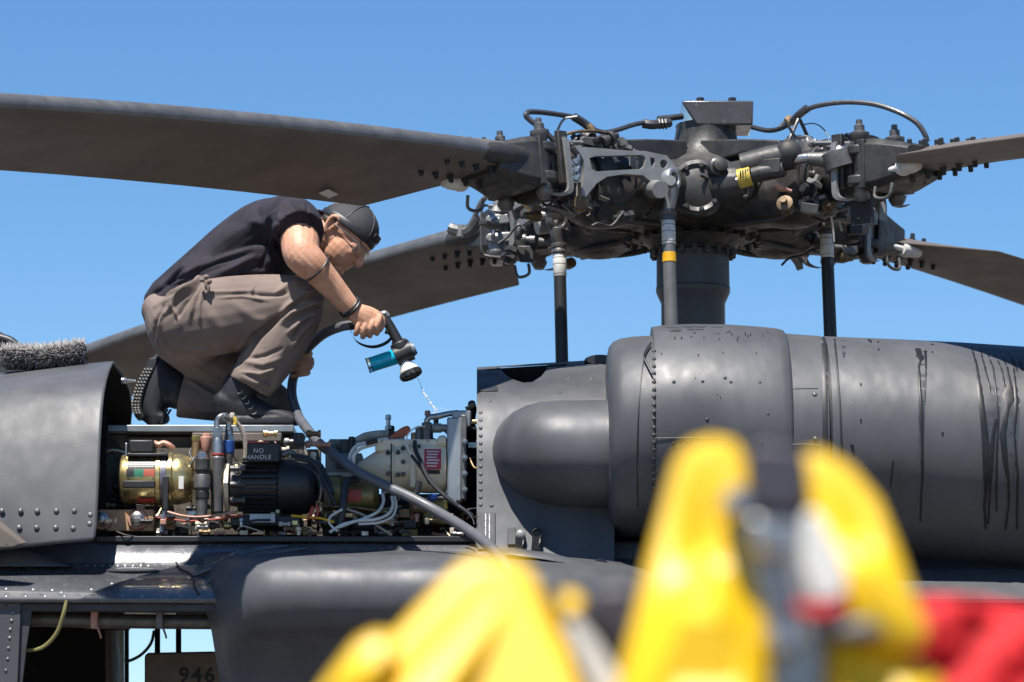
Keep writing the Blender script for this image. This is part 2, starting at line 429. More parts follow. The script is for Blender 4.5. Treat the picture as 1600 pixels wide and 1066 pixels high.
q = B(); holed(q, [(-.05, -.12), (.045, -.12), (.045, -.2), (-.05, -.2)], [oval(-.02, -.178, .006, .011, 8), oval(.018, -.178, .006, .011, 8)], lambda x, z: V((.86 + x, -.09, z)), (0, .012, 0))
q.build('lower_plate', M['black'], cuff0, local=True)
q = B(); q.tube([(.95, -.12, -.085), (.955, -.13, -.12), (.99, -.13, -.13), (1.02, -.13, -.12), (1.025, -.12, -.08)], .006, 8); q.build('tie_loop', M['steel_dark'], cuff0, local=True)
# spindle between hub and cuff
s0 = B(); s0.lathe((.5, 0, 0), (1, 0, 0), [(0, .1), (.04, .105), (.06, .085), (.1, .08), (.11, .112), (.145, .115), (.15, .09), (.2, .085), (.24, .1), (.3, .1), (.31, .12), (.345, .12)], 24)
spin0 = s0.build('spindle', M['hub'], rotor, .003, local=True)
q = B()
for j in range(12):
    a = 2 * math.pi * j / 12; q.hexbolt((.645, math.cos(a) * .1, math.sin(a) * .1), (1, 0, 0), .009, .022)
o = q.build('spindle_bolt', M['steel_dark'], spin0, local=True); o['kind'] = 'stuff'
q = B(); q.lathe((.56, 0, 0), (1, 0, 0), [(0, .098), (.005, .1), (.045, .1), (.05, .098)], 24); q.build('bearing_sleeve', M['alu'], spin0, local=True)
q = B()
for k, (z, y) in enumerate(((.115, -.04), (.12, .03), (.1, .09), (-.12, -.03), (-.115, .06), (-.1, -.1))):
    q.box((.53 + .05 * (k % 3), y, z), (.05, .035, .03), Matrix.Rotation(.4 * k, 3, 'X')); q.hexbolt((.6, y, z), (1, 0, .2), .012, .03); q.cyl((.62, y * 1.1, z), (.72, y * 1.15, z * .9), .008, n=8)
o = q.build('spindle_fitting', M['hub_light'], spin0, local=True); o['kind'] = 'stuff'
q = B()
q.tube([(.48, .1, .12), (.58, .12, .14), (.7, .1, .13), (.78, .06, .1)], .006, 6)
q.lathe((.70, -.1, -.125), (1, -.3, 0), [(0, .02), (.03, .022), (.03, .015), (.06, .012)], 12)
o = q.build('grease_line', M['dirty_brass'], spin0, local=True); o['kind'] = 'stuff'
# pitch horn: flat forging with a long window
def hornY(x): return -.67 + (x - 905) / 145 * .2
ho = [(898, 229), (930, 231), (975, 235), (1008, 236), (1042, 243), (1058, 262), (1060, 276), (1056, 280), (1052, 270), (1045, 266), (1038, 270), (1037, 280), (1042, 293), (1034, 305), (1026, 298), (1020, 286), (1005, 274), (977, 272), (949, 276), (933, 286), (912, 312), (908, 322), (909, 296), (914, 276), (912, 250), (905, 238)]
hh = [[(921, 247), (930, 244), (1004, 242), (1009, 246), (1007, 260), (1002, 264), (932, 268), (925, 264)], [(1016, 246), (1023, 247), (1024, 253), (1020, 262), (1017, 258)], oval(1037, 256, 6, 7, 10)]
hq = B(); holed(hq, ho, hh, lambda x, y: loc(P(x, y, hornY(x))), loc(HUB + rz(225, (-.004, -.035, 0))))
horn0 = hq.build('pitch_horn', M['hub_light'], rotor, .004, local=True)
q = B(); q.lathe(loc(P(1027, 296, -.53)), loc(HUB + V((-.3, 1, .2))), [(-.035, .014), (-.035, .03), (0, .032), (.05, .032)], 16); q.lathe(loc(P(1048, 282, -.55)), loc(HUB + V((.1, 1, 0))), [(0, .018), (.1, .018)], 12)
q.build('horn_boss', M['hub_light'], horn0, local=True)
q = B()
for yy in (254, 267, 280): q.hexbolt(loc(P(900, yy, -.7)), loc(HUB + V((0, -1, 0))), .011, .03); q.lathe(loc(P(904, yy - 3, -.72)), (0, 0, 1), [(0, .009), (.02, .004)], 8)
q.build('horn_bolt', M['steel'], horn0, local=True)
q = B(); q.box(loc(P(988, 253, -.47)), (.06, .004, .036), Matrix.Rotation(R(25), 3, 'Z')); q.build('data_plate', M['alu'], horn0, local=True)
q = B(); q.lathe(loc(P(906, 318, -.66)), loc(HUB + V((-.1, -1, 0))), [(-.02, .03), (.0, .03), (.012, .02)], 14); q.cyl(loc(P(905, 285, -.69)), loc(P(906, 320, -.69)), .006, n=8); q.build('horn_stop', M['dirty_brass'], horn0, local=True)
# upper bracket with bolts behind the horn
q = B(); holed(q, [(915, 212), (955, 210), (978, 222), (1000, 238), (1000, 262), (905, 262), (905, 228)], [], lambda x, y: loc(P(x, y, -.42 + (x - 905) / 145 * .2)), loc(HUB + rz(225, (0, -.04, 0))))
br0 = q.build('arm_bracket', M['hub_light'], rotor, .005, local=True)
q = B()
for x, y, r in ((926, 219, .012), (949, 228, .016), (970, 226, .024), (940, 216, .01)): q.lathe(loc(P(x, y, -.46)), loc(HUB + V((0, -1, 0))), [(0, r), (.02, r), (.02, r * .6), (.045, r * .6)], 10)
q.build('bracket_bolt', M['steel_dark'], br0, local=True)
# lag damper (trailing side)
def dl(x, y, Y): return loc(P(x, y, Y - .13), 315)
d0 = B()
d0.tube([dl(1160, 262, -.42), dl(1205, 250, -.44), dl(1240, 243, -.46)], [.05, .05, .047], 18, 3)
d0.tube([dl(1162, 278, -.45), dl(1188, 271, -.46), dl(1225, 264, -.48)], [.03, .03, .028], 14, 3)
d0.ball(dl(1232, 240, -.46), .05, 14)
d0.box(dl(1205, 262, -.46), (.09, .07, .05), Matrix.Rotation(R(20), 3, 'Z'))
damper0 = d0.build('lag_damper', M['hub'], rotor, .003, local=True)
q = B(); q.tube([dl(1154, 280, -.45), dl(1174, 275, -.46)], .034, 18, 2); q.build('damper_label', M['yellow_label'], damper0, local=True)
for k in range(5):
    q = B(); q.box(dl(1157 + k * 3.8, 273 - k, -.488), (.0035, .003, .026)); q.build('label_print', M['label_black'], damper0, local=True)
q = B(); q.tube([dl(1236, 250, -.47), dl(1270, 246, -.5)], .018, 12, 2); q.tube([dl(1150, 283, -.45), dl(1158, 281, -.45)], .012, 10, 2); q.build('damper_rod', M['steel'], damper0, local=True)
q = B(); q.lathe(dl(1313, 250, -.52), dl(1313, 250, -.52) - dl(1313 + 3, 260, -.52), [(-.03, .045), (-.03, .062), (.03, .062), (.03, .045), (.018, .04), (-.018, .04), (-.03, .045)], 22, caps=False)
q.tube([dl(1262, 248, -.5), dl(1290, 250, -.51), dl(1298, 251, -.52)], [.022, .03, .035], 12, 3)
q.build('rod_end', M['steel_dark'], damper0, .003, local=True)
q = B(); q.ball(dl(1312, 243, -.52), .042, 14); q.build('rod_ball', M['steel'], damper0, local=True)
q = B(); q.tube([dl(1212, 287, -.46), dl(1221, 293, -.46), dl(1230, 297, -.46), dl(1237, 299, -.46)], [.016, .016, .007, .006], 10, 2); q.build('drain_fitting', M['copper'], damper0, local=True)

TUBES = [((1048, 281), (1044, 340), (1050, 550), -.47, 'hub_mid'), ((1291, 330), (1291, 362), (1299, 565), -.08, 'black'), None, ((870, 345), (874, 392), (879, 605), .08, 'black')]
LOOSE = []
for i, (phi, pit) in enumerate(ARMS):
    bl = b0 if i == 0 else dupt(b0, rotor); pose(bl, phi, pit, FLAP[i]); bl["label"] = LBL[i]
    if i == 0: PATCH = bl
    cf = cuff0 if i == 0 else dupt(cuff0, rotor)
    if i != 1:
        LOOSE += [q for q in bpy.data.objects if q.parent == cf and q.name.startswith('lower_plate')]
    pose(cf, phi, pit * .35, FLAP[i] * .7)
    sp = spin0 if i == 0 else dupt(spin0, rotor); pose(sp, phi, pit * .35, FLAP[i] * .7)
    hn = horn0 if i == 0 else dupt(horn0, rotor)
    if i: LOOSE += [q for q in bpy.data.objects if q.parent == hn and q.name.startswith('horn_stop')]
    hn.rotation_euler = (R((pit - 16.5) * .4), 0, R(phi))
    bk = br0 if i == 0 else dupt(br0, rotor); bk.rotation_euler = (0, 0, R(phi))
    dm = damper0 if i == 1 else dupt(damper0, rotor); dm.rotation_euler = (0, 0, R(phi))
    if TUBES[i]:
        (ex, ey), (tx, ty), (bx, by), Y, mt = TUBES[i]
        e, t, bt = P(ex, ey, Y) - HUB, P(tx, ty, Y) - HUB, P(bx, by, Y - .03) - HUB; d = (bt - t).normalized(); k = S(Y)
        q = B(); q.lathe(t, d, [(-.03, .02), (0, .0225), ((bt - t).length, .0235)], 18)
        lk = q.build('pitch_link', M[mt], rotor, local=True)
        q = B(); ax = V((.75, -.55, .15)).normalized() if i == 0 else V((.45, -.85, 0)).normalized()
        q.lathe(e - ax * .02, ax, [(0, .022), (0, .036), (.006, .04), (.034, .04), (.04, .036), (.04, .022), (0, .022)], 24, caps=False)
        q.tube([e + d * .03, e + d * .06, t - d * .02], [.03, .024, .02], 14, 3)
        q.build('rod_end', M['steel_dark'] if i else M['alu'], lk, .003, local=True)
        q = B(); q.lathe(t, d, [(-.028, .02), (-.026, .03), (-.012, .031), (-.006, .027), (.0, .03), (.008, .03), (.01, .024)], 14); q.build('lock_nut', M['steel_dark'], lk, local=True)
        q = B(); q.lathe(t, d, [(.012, .0232), (.014, .0245), (.095, .0245), (.097, .0232)], 18); q.build('paper_label', M['label_white'], lk, local=True)
        q = B()
        for z in (.026, .05, .086): q.lathe(t, d, [(z, .0247), (z, .0249), (z + .002, .0249), (z + .002, .0247)], 18)
        q.build('label_print', M['steel_dark'], lk, local=True)
        if i == 0:
            q = B(); q.lathe(t, d, [(.126, .0233), (.127, .0246), (.159, .0246), (.16, .0233)], 18); q.build('yellow_band', M['yellow_tape'], lk, local=True)
for q in LOOSE: bpy.data.objects.remove(q)      # only where the photo shows them
for phi in range(0, 360, 15):      # bolts and ribs under the bowl
    q = B(); q.hexbolt(rz(phi, (.235, 0, -.148)), rz(phi, (.35, 0, -1)), .012, .026); q.build('bowl_bolt', M['hub'], rotor, local=True)
for phi, _ in ARMS:
    for s in (-1, 1):
        q = B(); q.tube([rz(phi, (.24, s * .09, -.136)), rz(phi, (.38, s * .095, -.145)), rz(phi, (.5, s * .085, -.14)), rz(phi, (.58, s * .07, -.11))], .011, 8, 4); q.build('arm_rib', M['hub'], rotor, local=True)
        q = B(); q.lathe(rz(phi, (.4, s * .172, -.03)), rz(phi, (0, s, -.15)), [(-.02, .055), (.012, .055), (.018, .045), (.01, .03), (.01, .001)], 18); o = q.build('arm_cover', M['hub'], rotor, .002, local=True)
        for j in range(6):
            a = 2 * math.pi * j / 6; c = rz(phi, (.4 + math.cos(a) * .046, s * .184, -.03 + math.sin(a) * .046)); q = B(); q.hexbolt(c, rz(phi, (0, s, -.15)), .006, .014); q.build('cover_bolt', M['steel_dark'], o, local=True)
# shaft extension
sh = B(); zt = P(1082, 352, 0) - HUB; zm = P(1082, 457, 0).z - HUB.z; zb = P(1082, 475, 0).z - HUB.z; k = S(0)
sh.lathe((0, 0, zb - .35), (0, 0, 1), [(0, 50 * k), (.35, 50 * k), (.36, 52 * k), (.35 + (zm - zb) - .006, 57 * k), (.35 + zm - zb, 58 * k), (.35 + zm - zb + .012, 58 * k), (.35 + zm - zb + .014, 57.3 * k), (.35 + zt.z - zb, 56.5 * k)], 48)
sh.build('rotor_shaft', M['shaft'] if 'shaft' in M else M['paint'], rotor, local=True)
q = B(); q.lathe((0, 0, zm + .0135), (0, 0, 1), [(0, 57.2 * k), (0, 57.9 * k), (.004, 57.9 * k), (.004, 57.2 * k)], 48, caps=False); q.build('shaft_seam', M['black'], rotor, local=True)
# cables on the hub
def wl(pts): return [P(*p) - HUB for p in pts]
def cable(name, pts, px, m, parent=None, k=6, n=8):
    b = B(); b.tube(wl(pts), px * S(pts[0][2]) / 2, n, k); return b.build(name, M[m], parent or rotor, local=True)
c1 = cable('hub_cable', [(868, 222, -.62), (848, 203, -.62), (826, 186, -.62), (822, 179, -.62), (828, 175, -.6), (850, 176, -.56), (885, 181, -.5), (900, 184, -.48)], 9, 'cable')
cable('cable_joint', [(897, 183, -.48), (910, 191, -.46), (922, 200, -.45), (927, 205, -.44)], 14, 'cable', c1)
cable('cable_clamp', [(919, 196, -.46), (925, 204, -.46), (926, 222, -.46)], 12, 'brass', c1)
c2 = cable('hub_cable', [(925, 202, -.44), (945, 207, -.4), (965, 203, -.35), (990, 195, -.25), (1010, 191, -.2)], 8, 'cable')
cable('cable_connector', [(1004, 193, -.2), (1018, 195, -.2), (1030, 194, -.18), (1046, 192, -.15)], 15, 'cable', c2)
for x in (1029, 1034, 1039): cable('connector_ring', [(x, 193.8, -.18), (x + 2.2, 193.5, -.18)], 18, 'steel_dark', c2)
cable('cable_tail', [(1028, 186, -.1), (1050, 184, -.08), (1066, 182, -.06)], 10, 'cable', c2)
c3 = cable('hub_cable', [(1176, 199, -.1), (1200, 204, -.2), (1222, 200, -.3), (1240, 188, -.38), (1256, 174, -.42), (1280, 165, -.46), (1320, 160, -.5), (1365, 163, -.55), (1405, 176, -.6), (1432, 192, -.62), (1445, 210, -.63), (1449, 222, -.63)], 8, 'cable')
cable('cable_joint', [(1238, 190, -.38), (1250, 178, -.41), (1262, 169, -.43)], 13, 'cable', c3)
cable('cable_clamp', [(1230, 186, -.36), (1236, 191, -.37), (1238, 196, -.37)], 15, 'brass', c3)
c4 = cable('hub_cable', [(1250, 180, -.4), (1244, 194, -.42), (1236, 212, -.45), (1228, 232, -.46)], 6, 'cable')
cable('cable_branch', [(1250, 188, -.4), (1255, 198, -.38), (1262, 214, -.36)], 6, 'cable', c4)
cable('lock_wire', [(1252, 196, -.4), (1270, 193, -.42), (1285, 200, -.43), (1297, 217, -.45)], 2, 'steel_dark', c4)
c5 = cable('hub_cable', [(780, 292, .3), (764, 304, .4), (752, 316, .45), (742, 338, .5), (736, 352, .52)], 9, 'alu')
cable('cable_joint', [(748, 340, .5), (738, 355, .52), (728, 362, .53), (712, 360, .55), (704, 357, .56)], 19, 'steel_dark', c5)
cable('cable_clamp', [(722, 352, .53), (720, 370, .53)], 14, 'hub_light', c5)
c6 = cable('hub_cable', [(770, 322, .45), (756, 322, .45), (752, 335, .45), (752, 370, .45), (753, 392, .45), (762, 400, .45), (800, 404, .4)], 4, 'steel_dark')

q = B(); q.box((1.52, -.3, -.026), (.07, .036, .003), Matrix.Rotation(R(20), 3, 'Z')); q.build('blade_patch', M['label_white'], PATCH, local=True)
# hydraulic and electrical bits crowded round the hub
random.seed(11)
for (x0, x1, y0, y1, Ya, Yb, n) in ((862, 1000, 300, 345, -.62, -.4, 13), (750, 900, 345, 392, .2, .45, 12), (1190, 1345, 285, 345, -.6, -.3, 14), (1225, 1345, 345, 392, .2, .45, 12), (858, 990, 208, 240, -.6, -.35, 9), (1235, 1345, 212, 250, -.6, -.35, 11), (1070, 1180, 268, 300, -.45, -.35, 5)):
    for i in range(n):
        x, y, Y = random.uniform(x0, x1), random.uniform(y0, y1), random.uniform(Ya, Yb); m = random.choice(['hub', 'hub', 'hub', 'hub', 'steel_dark', 'steel_dark', 'black', 'black', 'dirty_brass', 'hub_light']); t = random.random(); c = P(x, y, Y) - HUB
        ax = V((random.gauss(0, 1), random.gauss(0, .5), random.gauss(0, .5))).normalized(); q = B(); r = random.uniform(.012, .028)
        if t < .45: q.lathe(c, ax, [(0, r), (.02, r), (.02, r * .7), (.035, r * .7), (.035, r * 1.2), (.05, r * 1.2), (.055, r * .5), (.075, r * .5)], random.choice((6, 12)))
        elif t < .7:
            m = random.choice(['hub', 'black', 'hub', 'steel_dark']); q.box(c, (random.uniform(.04, .09), random.uniform(.02, .04), random.uniform(.015, .035)), ax.to_track_quat('X', 'Z').to_matrix())
        else: q.tube([c, c + ax * .05 + V((0, 0, random.uniform(-.03, .03))), c + ax * .1, c + ax * .13 + V((0, 0, random.uniform(-.04, .04)))], .005, 6, 4)
        q.build('hub_fitting', M[m], rotor, .002 if .45 <= t < .75 else 0, local=True)

# folding hinge seen at the far left blade root
fh = B(); fh.lathe(P(776, 400, .47) - HUB, (0, 0, 1), [(0, .03), (.012, .036), (.02, .036), (.02, .028), (.15, .028), (.152, .038), (.165, .038), (.17, .03), (.182, .026), (.186, .014), (.2, .013), (.215, .011)], 18)
fo = fh.build('fold_hinge', M['hub_light'], rotor, .001, local=True)
for y in (343, 372):
    q = B(); pts = [(762, y + 6), (758, y), (762, y - 7), (778, y - 9), (800, y - 10), (806, y - 6), (806, y + 4), (796, y + 6), (780, y + 8)]
    q.loft([[P(x, y_, .43) - HUB for x, y_ in pts], [P(x, y_, .52) - HUB for x, y_ in pts]]); q.build('hinge_lug', M['hub_light'], fo, .006, local=True)
q = B(); pts = [(803, 362), (806, 345), (822, 334), (845, 333), (852, 345), (848, 372), (838, 392), (818, 396), (804, 384)]
q.loft([[P(x, y_, .36) - HUB for x, y_ in pts], [P(x, y_, .44) - HUB for x, y_ in pts]]); q.build('hinge_arm', M['hub'], fo, .008, local=True)
q = B(); pts = [(808, 384), (834, 384), (834, 411), (812, 410)]; q.loft([[P(x, y_, .34) - HUB for x, y_ in pts], [P(x, y_, .4) - HUB for x, y_ in pts]]); q.build('hinge_block', M['hub'], fo, .004, local=True)
# ---------------------------------------------------------------- helicopter body
def proj(p):
    d = V(p) - CAM; f = V((0, math.cos(PITCH), math.sin(PITCH))); u = V((0, -math.sin(PITCH), math.cos(PITCH))); t = d.dot(f)
    return 800 + FPX * d.x / t, 533 - FPX * d.dot(u) / t
heli = empty('helicopter', (0.6, 0, 0), 'dark grey military helicopter with opened cowlings seen from its left side', 'helicopter')
def lerp(a, b, t): return a + (b - a) * t
def table(tab, x):
    for (x0, *a), (x1, *b) in zip(tab, tab[1:]):
        if x <= x1 or (x1, *b) == tab[-1]:
            t = (x - x0) / (x1 - x0); return [lerp(p, q, t) for p, q in zip(a, b)]
def solid(o, th, off=-1):
    s = o.modifiers.new("solid", 'SOLIDIFY'); s.thickness = th; s.offset = off; return o
def bake(o):
    dg = bpy.context.evaluated_depsgraph_get(); me = bpy.data.meshes.new_from_object(o.evaluated_get(dg)); o.modifiers.clear(); o.data = me; return o
def cut(o, cb):
    c = cb.build('cutter', M['black'], None, local=True)
    q = o.modifiers.new("cut", 'BOOLEAN'); q.object = c; q.operation = 'DIFFERENCE'; q.solver = 'EXACT'
    bake(o); bpy.data.objects.remove(c)
    for p in o.data.polygons: p.use_smooth = True
    o.data.set_sharp_from_angle(angle=R(40)); return o
def rivets(name, pts, r, m, parent, one=True):
    """dome rivets: each its own object, mesh shared"""
    base = None
    for p, n in pts:
        if base is None:
            q = B(); q.rivet(V((0, 0, 0)), V((0, 0, 1)), r); o = q.build(name, m, parent, local=True); base = o.data
        else:
            o = bpy.data.objects.new(name, base); COL.objects.link(o); o.parent = parent
        o.location = V(p) - WL[parent.as_pointer()]; o.rotation_euler = V(n).to_track_quat('Z', 'Y').to_euler()
# --- engine nacelle: lofted round sections, near side toward the viewer
NY = -.85
def section(x, top, bot, ry, n=56, e=2.0, yc=NY):
    a, b = P(x, top, yc), P(x, bot, yc); c = (a + b) / 2; rz_ = (a.z - b.z) / 2; X = c.x
    return [V((X, yc - ry * math.copysign(abs(math.cos(t)) ** (2 / e), math.cos(t)), c.z + rz_ * math.copysign(abs(math.sin(t)) ** (2 / e), math.sin(t)))) for t in [2 * math.pi * k / n for k in range(n)]]
NAC = [(948, 560, 812, .34), (951, 545, 826, .37), (958, 536, 834, .39), (970, 531, 838, .4), (990, 528, 840, .405), (1022, 526, 842, .405)]
b = B(); b.loft([section(*s) for s in NAC], caps=True); lip = b.build('intake_lip', M['paint'], heli, sharp=50)
C1 = [(1018, 513, 850, .42), (1040, 510, 851, .425), (1080, 508.5, 852, .43), (1130, 509, 853, .43), (1180, 512, 855, .43), (1210, 515, 857, .425), (1222, 518, 858, .42), (1227, 524, 856, .41)]
b = B(); b.loft([section(*s) for s in C1]); cowl1 = b.build('engine_cowl', M['paint'], heli, sharp=50)
C2 = [(1224, 523, 857, .41), (1250, 525, 859, .41), (1281, 527, 861, .41)]
b = B(); b.loft([section(*s) for s in C2]); cowl2 = b.build('cowl_ring', M['paint'], heli, sharp=50)
b = B(); b.loft([section(1280, 531, 858, .395), section(1288, 532, 859, .395)]); b.build('cowl_gap', M['black'], heli, sharp=50)
C3 = [(1286, 527.5, 862, .41), (1311, 528.5, 864, .412), (1400, 532, 873, .42), (1500, 537, 884, .425), (1600, 543.5, 893, .43), (1750, 556, 905, .43), (1950, 580, 915, .42), (2250, 640, 915, .36)]
b = B(); b.loft([section(*s) for s in C3]); cowl3 = b.build('rear_cowl', M['paint'], heli, sharp=50)
def nac(tab, x, y, out=0.0):
    top, bot, ry = table(tab, x); best = None
    a, bb = P(x, top, NY), P(x, bot, NY); c = (a + bb) / 2; r = (a.z - bb.z) / 2
    for k in range(241):
        t = -math.pi / 2 + math.pi * k / 240
        p = V((c.x, NY - ry * math.cos(t), c.z + r * math.sin(t))); xx, yy = proj(p)
        if best is None or abs(yy - y) < best[0]: best = (abs(yy - y), p, V((0, -math.cos(t) / ry, math.sin(t) / r)).normalized())
    _, p, n = best
    X = P(x, y, p.y).x; return V((X, p.y, p.z)) + n * out, n
def on(tab, x, y): return nac(tab, x, y)
rivets('rivet', [on(C1, 1022, y) for y in range(548, 770, 12)], .0075, M['paint_dark'], cowl1)
rivets('fastener', [on(C1, x, y) for x, y in ((1053, 597), (1098, 597), (1142, 597), (1187, 598), (1053, 694), (1105, 657), (1200, 647), (1075, 690), (1140, 692), (1190, 692), (1133, 590))], .0062, M['black'], cowl1)
rivets('fastener', [on(C2, x, y) for x, y in ((1273, 616), (1274, 687))], .009, M['steel_dark'], cowl2)
def strip_on(tab, pts, m, name, parent, out=.0018):
    """a thin film on the curved skin; pts: x, y, half width px"""
    b = B(); L = []
    for (x0, y0, w0), (x1, y1, w1) in zip(pts, pts[1:]):
        k = max(1, int(abs(y1 - y0) / 9))
        for i in range(k): t = i / k; L.append((lerp(x0, x1, t), lerp(y0, y1, t), lerp(w0, w1, t)))
    L.append(pts[-1])
    b.loft([[nac(tab, x + s * w, y, out * h)[0] for s, h in ((-1, .2), (-.5, 1), (.5, 1), (1, .2))] for x, y, w in L], closed=False)
    return b.build(name, m, parent, sharp=80)
seam = M['black']
strip_on(C3, [(1304, 530, 2.2), (1307, 560, 1.8), (1313, 640, 1.5), (1316, 725, 1.5)], seam, 'cowl_seam', cowl3)
strip_on(C3, [(1286, 529, 4.6), (1289, 600, 4.4), (1290, 720, 4.2), (1289, 800, 4)], seam, 'cowl_seam', cowl3)
strip_on(C2, [(1234, 608, 1), (1236, 694, 1)], seam, 'panel_seam', cowl2)
b = B(); b.tube([nac(C2, x, y, .001)[0] for x, y in ((1236, 608), (1255, 607), (1278, 606))], .0014, 6, 2); b.build('panel_seam', seam, cowl2)
b = B(); b.tube([nac(C2, x, y, .001)[0] for x, y in ((1236, 694), (1255, 695), (1281, 695))], .0022, 6, 2); b.build('panel_seam', seam, cowl2)
b = B(); b.tube([nac(C1, x, y, .001)[0] for x, y in ((1024, 684), (1100, 685), (1224, 688))], .0014, 6, 3); b.build('panel_seam', seam, cowl1)
b = B(); b.tube([nac(NAC, x, y, .001)[0] for x, y in ((1012, 540), (1003, 580), (998, 640), (996, 700), (996, 760), (997, 790))], .0022, 6, 4); b.build('lip_seam', seam, lip)
cb = B(); cb.tube([nac(NAC, x, y, .012)[0] for x, y in ((1017, 541), (1006, 560), (1012, 575), (1019, 588))], .0035, 6, 4); cb.build('safety_cable', M['black'], lip)
M['water'] = mat('water_film', (.016, .017, .02), .4, 0, .3, 30, spec=.25)
for pts in ([(1434, 545, 6), (1437, 556, 7), (1440, 562, 4), (1436, 572, 2), (1437, 600, 2.5), (1440, 640, 3), (1440, 652, 3.5), (1441, 700, 1.8), (1441, 750, 1.5), (1439, 780, 1.4), (1438, 815, 1.2)],
            [(1446, 548, 3), (1447, 575, 1.6), (1445, 628, 1.4)], [(1457, 538, 3), (1457, 552, 1.4)], [(1372, 534, 2), (1373, 548, 1.4)], [(1358, 531, 3.5), (1361, 536, 1.5)],
            [(1518, 543, 2), (1526, 570, 2.5), (1531, 610, 4.5), (1537, 660, 5), (1541, 700, 6.5), (1543, 740, 7), (1541, 765, 3), (1538, 790, 2), (1540, 826, 1.6)],
            [(1556, 655, 3), (1551, 690, 4), (1549, 730, 3.5), (1547, 765, 2), (1544, 820, 1.5)], [(1532, 548, 1.5), (1539, 575, 2), (1546, 605, 2.5), (1547, 616, 1.5)],
            [(1540, 545, 1.5), (1552, 575, 2), (1556, 610, 2), (1560, 650, 1.6), (1557, 720, 1.6), (1557, 800, 1.3)], [(1552, 547, 1.5), (1566, 580, 2), (1570, 605, 2.4)],
            [(1563, 549, 2), (1574, 575, 2.5), (1578, 600, 4), (1576, 615, 11), (1579, 625, 10), (1574, 640, 4), (1567, 680, 5.5), (1571, 720, 4.5), (1576, 750, 2.5), (1576, 790, 1.5), (1571, 828, 1.5)],
            [(1583, 560, 1.5), (1586, 600, 3), (1588, 628, 4), (1585, 680, 1.8), (1590, 740, 1.8), (1589, 828, 1.4)], [(1576, 552, 2), (1588, 575, 3), (1590, 582, 1.2)], [(1592, 560, 2), (1598, 580, 3)],
            [(1396, 720, 1.2), (1391, 760, 1)],  [(1345, 600, 2.0), (1345, 604, 1)], [(1473, 675, 2), (1473, 681, 1)], [(1345, 655, 1.6), (1345, 660, 1)], [(1331, 696, 3), (1333, 704, 2)]):
    strip_on(C3, pts, M['water'], 'water_streak', cowl3, .0017)
M['damp'] = mat('damp_paint', (.05, .052, .058), .3, 0, .3, 40)
for t_, pts in ((C3, [(1549, 544, 10), (1552, 600, 13), (1550, 680, 12), (1548, 760, 6), (1547, 800, 3)]), (C3, [(1440, 540, 9), (1441, 570, 6), (1440, 660, 5), (1440, 720, 3)]), (C3, [(1580, 548, 14), (1584, 610, 12), (1580, 700, 9), (1576, 770, 4)]), (C1, [(1050, 511, 14), (1056, 518, 9)]), (C1, [(1085, 510, 20), (1088, 516, 12)]), (C1, [(1120, 511, 10), (1121, 522, 4)]), (C3, [(1400, 536, 9), (1400, 545, 4)]), (C3, [(1318, 532, 4), (1319, 560, 2)])): strip_on(t_, pts, M['damp'], 'damp_patch', cowl3 if t_ is C3 else cowl1, .0005)
for k in range(26):
    x = random.uniform(1030, 1215); y = random.choice((random.uniform(516, 532), random.uniform(516, 620))); strip_on(C1, [(x, y, random.uniform(.5, 1.3)), (x + .4, y + random.uniform(2, 5), .6)], M['water'], 'water_drop', cowl1)
# small dark bump behind the intake top
b = B(); b.lathe(P(938, 562, -.45), (0, 1, 0), [(0, .05), (.02, .055), (.2, .055)], 20, sy=.35); b.build('vent_hump', M['black'], heli)

# --- transmission side panel in front of the nacelle, with its top opening
def topy(x): return lerp(573, 560, (x - 745) / 205)
prof = [(905, -1.04), (890, -1.03), (860, -1.0), (800, -.95), (720, -.9), (660, -.86), (632, -.81), (610, -.74), (594, -.64), (583, -.52), (577, -.38), (574, -.2)]
def panel_ring(x, x0=None):
    r = []
    for y, Y in prof:
        k = max(0, (660 - y) / 87); r.append(P(x, y + (topy(x) - 573) * k, Y))
    z = r[-1].z; r += [V((r[-1].x, .2, z + .004)), V((r[-1].x, .6, z - .04)), V((r[-1].x, .85, z - .2)), V((r[-1].x, 1.0, P(x, 905, -1.04).z))]
    return r
b = B(); b.loft([panel_ring(x) for x in (745, 762, 800, 840, 880, 920, 960)], closed=False)
panel = b.build('transmission_panel', M['paint'], heli, sharp=70); solid(panel, .008); bake(panel)
cb = B(); pts = [(781, 574.5), (784, 579), (790, 586), (802, 593), (817, 598), (832, 597), (846, 588), (853, 579), (856, 570.5)]
cb.loft([[P(x, y, -1.3) for x, y in pts], [P(x, y, -.05) for x, y in pts]]); cut(panel, cb)
panel.data.materials.clear(); panel.data.materials.append(M['paint'])
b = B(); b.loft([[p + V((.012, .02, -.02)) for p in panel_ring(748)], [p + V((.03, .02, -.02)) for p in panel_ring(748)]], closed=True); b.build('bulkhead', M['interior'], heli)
b = B(); b.loft([[P(x, y, -.44) for x, y in ((758, 577), (885, 569), (885, 680), (758, 680))], [P(x, y, -.4) for x, y in ((758, 577), (885, 569), (885, 680), (758, 680))]]); b.build('shade_baffle', M['interior'], heli)  # black baffle added behind the opening to hide sky and stand for shade
def surf(x, y):
    r = panel_ring(x); best = min(range(len(prof)), key=lambda i: abs(proj(r[i])[1] - y)); i = min(max(best, 1), len(prof) - 2)
    ys = [proj(p)[1] for p in r[:len(prof)]]
    for i in range(len(prof) - 1):
        if ys[i] >= y >= ys[i + 1]:
            t = (ys[i] - y) / (ys[i] - ys[i + 1]); p = r[i].lerp(r[i + 1], t); d = r[i + 1] - r[i]; return V((P(x, y, p.y).x, p.y, p.z)), V((0, -d.z, d.y)).normalized() * (1 if d.z > 0 else -1)
    return r[best], V((0, -1, 0))
